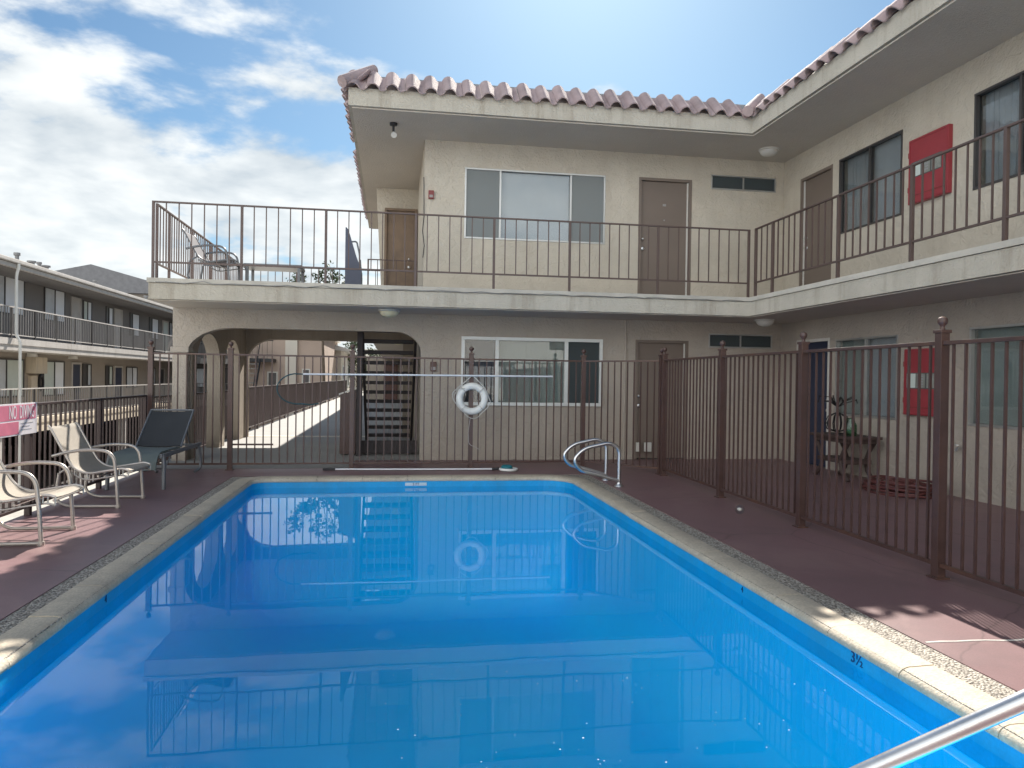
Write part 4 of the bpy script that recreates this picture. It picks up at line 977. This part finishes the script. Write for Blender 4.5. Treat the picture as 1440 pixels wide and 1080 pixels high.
mb = MB(); rnd = random.Random(3); pts = [(2.86 + .09 * k, 3.585 + rnd.uniform(-.012, .012) - .004 * k, .0015) for k in range(11)]
mb.tube(pts, [.006 + .004 * rnd.random() for _ in pts], 5, flat=.3); struct('deck_crack', mb, M['offwhite'])

# ------------------------------------------------------------------ the neighbouring building across the drive
NX, NW = -11.7, -13.0
NB = thing('neighbour_building', 'long grey two storey apartment block with white downspout across the drive at left', 'building', (-12, 34, -2.8))
y0, y1 = 14.0, 47.5
mb = MB(); mb.box(NW - 8, NW, y0, y1, 2.40, 4.95); part('wall', mb, M['n_up'], NB)
mb = MB(); mb.box(NW - 8, NW + .003, y0, y1, -.2, 2.06); part('wall', mb, M['n_low'], NB)
mb = MB(); mb.box(NW - 8, NX, y0, y1, 2.05, 2.40); part('balcony_slab', mb, M['n_trim'], NB)
mb = MB(); mb.box(NX - .03, NX + .03, y0, y1, 2.23, 2.43); part('slab_edge', mb, M['n_trim'], NB)
mb = MB(); mb.box(NW - 8, NX, y0, y1, -.60, -.2); part('lower_slab', mb, M['n_band'], NB)
mb = MB(); mb.box(NX - .03, NX + .03, y0, y1, -.30, -.17); part('slab_edge', mb, M['n_band'], NB)
mb = MB(); mb.box(NW - 8, NX - .05, y0, y1, 4.58, 4.66); part('eave_soffit', mb, M['n_up'], NB)
mb = MB(); mb.prism([(NX + .05, y0, 4.72), (NX + .05, y0, 4.88), (NX - 3.3, y0, 5.75), (NW - 8, y0, 4.9), (NW - 8, y0, 4.66), (NX - .05, y0, 4.66)], (0, y1 - y0, 0)); part('roof', mb, M['n_roof'], NB)
mb = MB(); mb.box(NX - .05, NX + .09, y0, y1, 4.60, 4.72); part('fascia', mb, M['n_trim'], NB)
mb = MB(); mb.box(NX + .06, NX + .18, y0, y1, 4.74, 4.86, .02); part('gutter', mb, M['n_trim'], NB)
mb = MB(); mb.tube(smooth_path([(NX + .14, 25.1, 4.74), (NX + .14, 25.1, 4.62), (NX + .08, 25.1, 4.4), (NX + .08, 25.1, 2.55), (NX + .2, 25.1, 2.3), (NX + .2, 25.1, -2.7)], .1), .045, 8); part('downspout', mb, M['white'], NB, True)
# carport below: posts; walls and floor near black, its shade put in the colour
mb = MB(); mb.box(NW - 8, NW - 7.8, y0, y1, -2.8, -.6); part('carport_wall', mb, M['darkwood'], NB)
mb = MB(); mb.box(NW - 7.8, NX - .4, y1 - .2, y1, -2.8, -.6); part('carport_end', mb, M['darkwood'], NB)
mb = MB(); mb.box(NW - 7.8, NX + .6, y0, y1, -2.8, -2.78); part('carport_floor', mb, M['darkwood'], NB)
pm_ = MB().box(-.15, .15, -.17, .17, 0, 2.2).mesh('carport_post', M['n_trim'])
for y in (19.2, 24.6, 30.2, 35.2, 40.4, 45.8): link('carport_post', pm_, NB, Vector((NX - .2, y, -2.8)) - ORG[NB])
E_ = Plane('east', NW)
def nwin(ya, yb, za, zb, left, right, split=.5):
    mb = MB(); f = .05
    s_ = ya + (yb - ya) * split
    E_.box(mb, ya, yb, za, za + f, .005, .05); E_.box(mb, ya, yb, zb - f, zb, .005, .05)
    for u in (ya, s_ - f / 2, yb - f): E_.box(mb, u, u + f, za + f, zb - f, .005, .048)
    w_ = part('window', mb, M['bronze'], NB)
    for a, b, st in ((ya + f, s_ - f / 2, left), (s_ + f / 2, yb - f, right)):
        g = MB(); E_.box(g, a, b, za + f, zb - f, .006, .02); part('pane', g, {'w': M['blind'], 'd': M['drape'], 'k': M['bronze'], 'v': M['vblind']}[st], w_)
def ndoor(ya, yb, za, zb, m):
    mb = MB(); E_.box(mb, ya + .08, yb - .08, za, zb - .08, .005, .03); d_ = part('door', mb, m, NB)
    mb = MB(); E_.box(mb, ya, ya + .08, za, zb, .004, .06); E_.box(mb, yb - .08, yb, za, zb, .004, .06); E_.box(mb, ya + .08, yb - .08, zb - .08, zb, .004, .06); part('door_frame', mb, M['n_trim'], d_)
U0, U1 = 3.33, 4.48
nwin(25.6, 28.6, 3.33, 4.7, 'd', 'w', .55); nwin(30.1, 31.85, 3.33, 4.6, 'd', 'w', .5); ndoor(32.45, 33.35, 2.43, 4.47, M['n_trim']); nwin(33.6, 34.5, 3.6, 4.45, 'v', 'w', .5)
nwin(36.1, 36.95, 3.6, 4.42, 'k', 'w', .4); ndoor(37.1, 38.1, 2.43, 4.42, M['n_trim']); nwin(39.2, 40.55, 3.25, 4.4, 'k', 'w', .25); nwin(42.1, 43.65, 3.25, 4.4, 'k', 'w', .3); ndoor(44.4, 45.45, 2.43, 4.4, M['vblind']); nwin(45.7, 46.3, 3.5, 4.4, 'w', 'w')
nwin(25.6, 28.6, .5, 1.83, 'd', 'v', .6); nwin(30.05, 31.85, .47, 1.82, 'v', 'w', .52); ndoor(32.5, 33.4, -.17, 1.8, M['blue_door']); nwin(33.6, 34.5, .8, 1.76, 'k', 'd', .55)
nwin(36.1, 36.95, .8, 1.72, 'k', 'v', .5); ndoor(37.15, 38.2, -.17, 1.72, M['blue_door']); nwin(38.75, 40.3, .65, 1.7, 'd', 'w', .55); nwin(42.0, 43.2, .65, 1.7, 'k', 'd', .55); ndoor(43.9, 44.8, -.17, 1.7, M['bronze'])
mb = MB(); E_.box(mb, 28.75, 29.65, 1.33, 1.92, .004, .35, .02); E_.box(mb, 28.95, 29.4, .2, 1.25, .004, .12); part('meter_box', mb, M['n_band'], NB)
mb = MB(); mb.torus((0, 0, 0), .2, .05, n=20, m=8); bmesh.ops.scale(mb.bm, vec=(.75, 1, 1.35), verts=mb.bm.verts[:]); bmesh.ops.rotate(mb.bm, cent=(0, 0, 0), matrix=Matrix.Rotation(PI / 2, 3, 'Z'), verts=mb.bm.verts[:]); bmesh.ops.translate(mb.bm, vec=(NW + .07, 29.8, 1.0), verts=mb.bm.verts[:]); part('hose_reel', mb, M['black'], NB, True)
def nrail(zb, zt):
    mb = MB(); mb.box(NX - .06, NX - .02, y0, y1, zt - .04, zt); mb.box(NX - .055, NX - .025, y0, y1, zb + .12, zb + .15)
    r_ = part('railing', mb, M['n_trim'], NB)
    mb = MB(); y = y0 + .1
    while y < y1: mb.box(NX - .052, NX - .030, y - .011, y + .011, zb + .15, zt - .04); y += .165
    part('balusters', mb, M['n_rail'], r_)
    y = y0 + .2; pm = MB().box(-.026, .026, -.025, .025, 0, zt - .04 - zb).mesh('rail_post', M['bronze'])
    while y < y1: link('rail_post', pm, r_, Vector((NX - .041, y, zb)) - ORG[NB]); y += 1.55
nrail(2.40, 3.42); nrail(-.2, .86)
for ya in (27.9, 31.2): 
    mb = MB(); mb.lathe([(0, 0), (.17, 0), (.15, .12), (.06, .14), (0, .14)], (NX - .7, ya, 2.05 - .14), 12); part('soffit_light', mb, M['lampgrey'], NB, True)
for ya, h, r in ((29.4, .38, .07), (30.5, .25, .1), (31.1, .3, .06), (31.6, .24, .12), (36.5, .3, .07), (43.5, .35, .08)):
    mb = MB().lathe([(0, 0), (r, 0), (r, h * .7), (r * 1.6, h * .75), (r * 1.6, h), (0, h)], (NX - 1.9, ya, 5.33), 10); part('roof_vent', mb, M['grey'], NB)

FW = thing('far_wing', 'grey two storey wing closing the far end of the drive beyond the porch arches', 'building', (-15, 50, -2.8))
mb = MB(); mb.box(-21, -9.7, 50, 58, -2.8, 5.0); part('wall', mb, M['n_up'], FW)
mb = MB(); mb.box(-21, -9.6, 48.9, 50, 2.05, 2.38); mb.box(-21, -9.6, 48.9, 50, -.6, -.25); part('walkway_slab', mb, M['n_trim'], FW)
mb = MB(); mb.box(-21.2, -9.5, 48.7, 58.2, 5.0, 5.25); part('roof', mb, M['n_roof'], FW)
mb = MB(); mb.box(-21, -9.6, 48.93, 48.97, 3.36, 3.4); mb.box(-21, -9.6, 48.93, 48.97, .78, .82)
x = -20.9
while x < -9.6: mb.box(x - .011, x + .011, 48.94, 48.96, 2.38, 3.38); mb.box(x - .011, x + .011, 48.94, 48.96, -.25, .8); x += .17
part('railing', mb, M['n_rail'], FW)
Pw = Plane('front', 50.0)
for a, b, c, d, mm in ((-18.5, -16.8, 3.3, 4.5, 'blind'), (-15.6, -14.7, 2.4, 4.4, 'n_trim'), (-13.6, -12.2, 3.3, 4.5, 'drape'), (-18.3, -16.9, .5, 1.8, 'drape'), (-15.6, -14.7, -.2, 1.8, 'blue_door'), (-13.4, -12.0, .5, 1.8, 'blind'), (-11.3, -10.4, -.2, 1.8, 'bronze')):
    mb = MB(); Pw.box(mb, a, b, c, d, .002, .05); f_ = part('window' if d - c < 1.5 else 'door', mb, M['bronze'], FW)
    mb = MB(); Pw.box(mb, a + .07, b - .07, c + .07, d - .07, .05, .06); part('pane' if d - c < 1.5 else 'door_panel', mb, M[mm], f_)
FB = thing('distant_house', 'distant building with grey pitched roof rising behind the neighbouring block', 'building', (-24, 62, -2.8))
mb = MB(); mb.box(-32, -16.5, 60, 74, -2.8, 7.6); part('wall', mb, M['n_low'], FB)
mb = MB(); mb.prism([(-33, 59.3, 7.4), (-15.6, 59.3, 7.4), (-15.6, 59.3, 7.6), (-22.4, 59.3, 9.45), (-26, 59.3, 8.6), (-33, 59.3, 7.6)], (0, 15, 0)); part('roof', mb, M['n_roof'], FB)

# ------------------------------------------------------------------ what stands beyond the porch
PB = thing('pink_building', 'pink stucco building with a pale pilaster beyond the porch arch', 'building', (-6.5, 46, -2.8))
mb = MB(); mb.box(-9.6, -4.3, 46, 58, -2.8, 3.9); part('wall', mb, M['pinkwall'], PB)
mb = MB(); mb.box(-6.45, -5.75, 45.75, 46.0, -2.8, 3.9); part('pilaster', mb, M['palewall'], PB)
mb = MB(); mb.box(-9.8, -4.1, 45.6, 58.3, 3.9, 4.15); part('roof', mb, M['offwhite'], PB)
Pp = Plane('front', 46.0)
for (a, b, c, d) in ((-5.5, -5.0, -.4, 1.8), (-7.5, -6.9, .2, 1.6)):
    mb = MB(); Pp.box(mb, a, b, c, d, .002, .05); f_ = part('window', mb, M['offwhite'], PB); mb = MB(); Pp.box(mb, a + .08, b - .08, c + .08, d - .08, .05, .06); part('pane', mb, M['bronze'], f_)
GB = thing('eaved_building', 'tan building with deep white eaves and windows further along the walkway', 'building', (-3.5, 62, -2.8))
mb = MB(); mb.box(-5.6, -3.9, 56, 80, -2.8, 3.5); part('wall', mb, M['palewall'], GB)
mb = MB(); mb.prism([(-6.2, 55.4, 3.4), (-3.2, 55.4, 3.2), (-3.2, 55.4, 3.35), (-6.2, 55.4, 4.2)], (0, 25, 0)); part('roof', mb, M['offwhite'], GB)
Pg = Plane('east', -3.9)
for k in range(3):
    mb = MB(); Pg.box(mb, 57.5 + 6 * k, 59.5 + 6 * k, .5, 2.2, .002, .05); f_ = part('window', mb, M['white'], GB); mb = MB(); Pg.box(mb, 57.6 + 6 * k, 59.4 + 6 * k, .6, 2.1, .05, .06); part('pane', mb, M['bronze'], f_)
mb = MB(); mb.box(-3.4, -1.0, 78, 84, -2.8, 4.2); solo('far_block', mb, M['palewall'], 'pale grey block closing the far end of the walkway', 'building', loc=(-2, 80, -2.8))
ES = thing('outside_stairs', 'dark metal outside staircase against the pink building', 'staircase', (-8.3, 43, -2.8))
mb = MB()
for x in (-8.75, -7.75): mb.prism([(x, 44.8, 2.35), (x, 44.8, 2.1), (x, 41.0, -2.8), (x, 40.7, -2.8)], (.06, 0, 0))
part('stringers', mb, M['black'], ES)
mb = MB()
for k in range(18): mb.box(-8.7, -7.75, 41 + .21 * k, 41.28 + .21 * k, -2.6 + .27 * k, -2.55 + .27 * k)
part('treads', mb, M['grey'], ES)
mb = MB(); mb.box(-9.3, -7.0, 44.8, 46, 2.15, 2.35); mb.tube([(-9.3, 44.85, 3.4), (-7.0, 44.85, 3.4)], .03, 6); mb.tube([(-7.72, 44.8, 3.4), (-7.72, 40.9, -1.8)], .03, 6)
for k in range(9): mb.tube([(-9.3 + .28 * k, 44.85, 2.35), (-9.3 + .28 * k, 44.85, 3.4)], .012, 5)
part('landing', mb, M['black'], ES)

# ------------------------------------------------------------------ trees
def tree(label, x, y, z0, h, spread, n_leaf, seed, crown_from=.45):
    rnd = random.Random(seed); t = thing('tree', label, 'tree', (x, y, z0), group='thin trees beyond the porch')
    mb = MB(); lf = MB(); tips = []
    trunk = [Vector((0.12 * math.sin(k * .9) * k / 6, .1 * math.cos(k * 1.3) * k / 6, h * .72 * k / 6)) for k in range(7)]
    mb.tube(trunk, [.12 * (1 - .1 * k) for k in range(7)], 8)
    for b in range(15):
        f = crown_from + (1 - crown_from) * b / 15; base = trunk[0].lerp(trunk[6], min(1, f)); base = trunk[min(6, int(f * 6))]
        a = b * 2.4 + rnd.random(); ln_ = spread * (1.15 - .5 * (f - crown_from)) * rnd.uniform(.6, 1.1)
        e = base + Vector((math.cos(a) * ln_, math.sin(a) * ln_, h * rnd.uniform(.12, .3))); mid = base.lerp(e, .5) + Vector((0, 0, h * .03))
        mb.tube([base, mid, e], [.05, .03, .012], 6); tips.append((mid, e))
        for q in range(3):
            s_ = mid.lerp(e, rnd.random()); e2 = s_ + Vector((rnd.gauss(0, .35), rnd.gauss(0, .35), rnd.uniform(.2, .8))) * spread * .4; mb.tube([s_, e2], [.016, .006], 5); tips.append((s_, e2))
    for _ in range(n_leaf):
        s_, e = rnd.choice(tips); c = s_.lerp(e, rnd.uniform(.35, 1.1)) + Vector((rnd.gauss(0, .14), rnd.gauss(0, .14), rnd.gauss(0, .14))) * spread * .7
        d = Vector((rnd.gauss(0, 1), rnd.gauss(0, 1), rnd.gauss(0, .6))).normalized(); u = d.orthogonal().normalized(); sz = rnd.uniform(.05, .12) * (1 + spread * .25)
        lf.bm.faces.new([lf.bm.verts.new(c + d * sz), lf.bm.verts.new(c + u * sz * .45), lf.bm.verts.new(c - d * sz), lf.bm.verts.new(c - u * sz * .45)])
    part('trunk', mb, M['bark'], t, True, True); part('crown', lf, M['leaf'], t, local=True)
tree('thin leafed tree showing over the rear balcony railing beside the folded lounger', -4.0, 43.5, -2.8, 11.4, 1.35, 1500, 4, .86)
tree('dark leafed tree standing at the far end of the walkway', -2.9, 66, -2.8, 8.3, 2.2, 2200, 9)

# ------------------------------------------------------------------ added wing behind the camera, bounces sun onto shaded walls, shows only in reflections
OB = thing('bounce_wing', 'white wing added behind the viewer, bouncing sun onto the shaded walls', 'building', (0, -9, 0))
Po = Plane('front', -9.0)
MXO = Matrix(((-1, 0, 0, 0), (0, 0, 1, 0), (0, 1, 0, 0), (0, 0, 0, 1)))
hl = [rect(x, x + 2.2, z, z + 1.2) for x in (-11, -5.5, 2, 7.5) for z in (.9, 3.75)]
mb = MB(); mb.mesh_in(fillmesh(rect(-16, 16, -2.8, 5.8), hl, .25), Matrix.Translation((0, -9.12, 0)) @ MXO); part('wall', mb, M['white'], OB)
mb = MB(); mb.box(-16.3, 16.3, -20, -8.6, 5.8, 6.05); mb.box(-16, 16, -20, -19.8, -2.8, 5.8); part('roof', mb, M['n_roof'], OB)
for h_ in hl:
    mb = MB(); mb.box(-h_[1][0], -h_[0][0], -9.20, -9.17, h_[0][1], h_[2][1]); part('window', mb, M['drape'], OB)
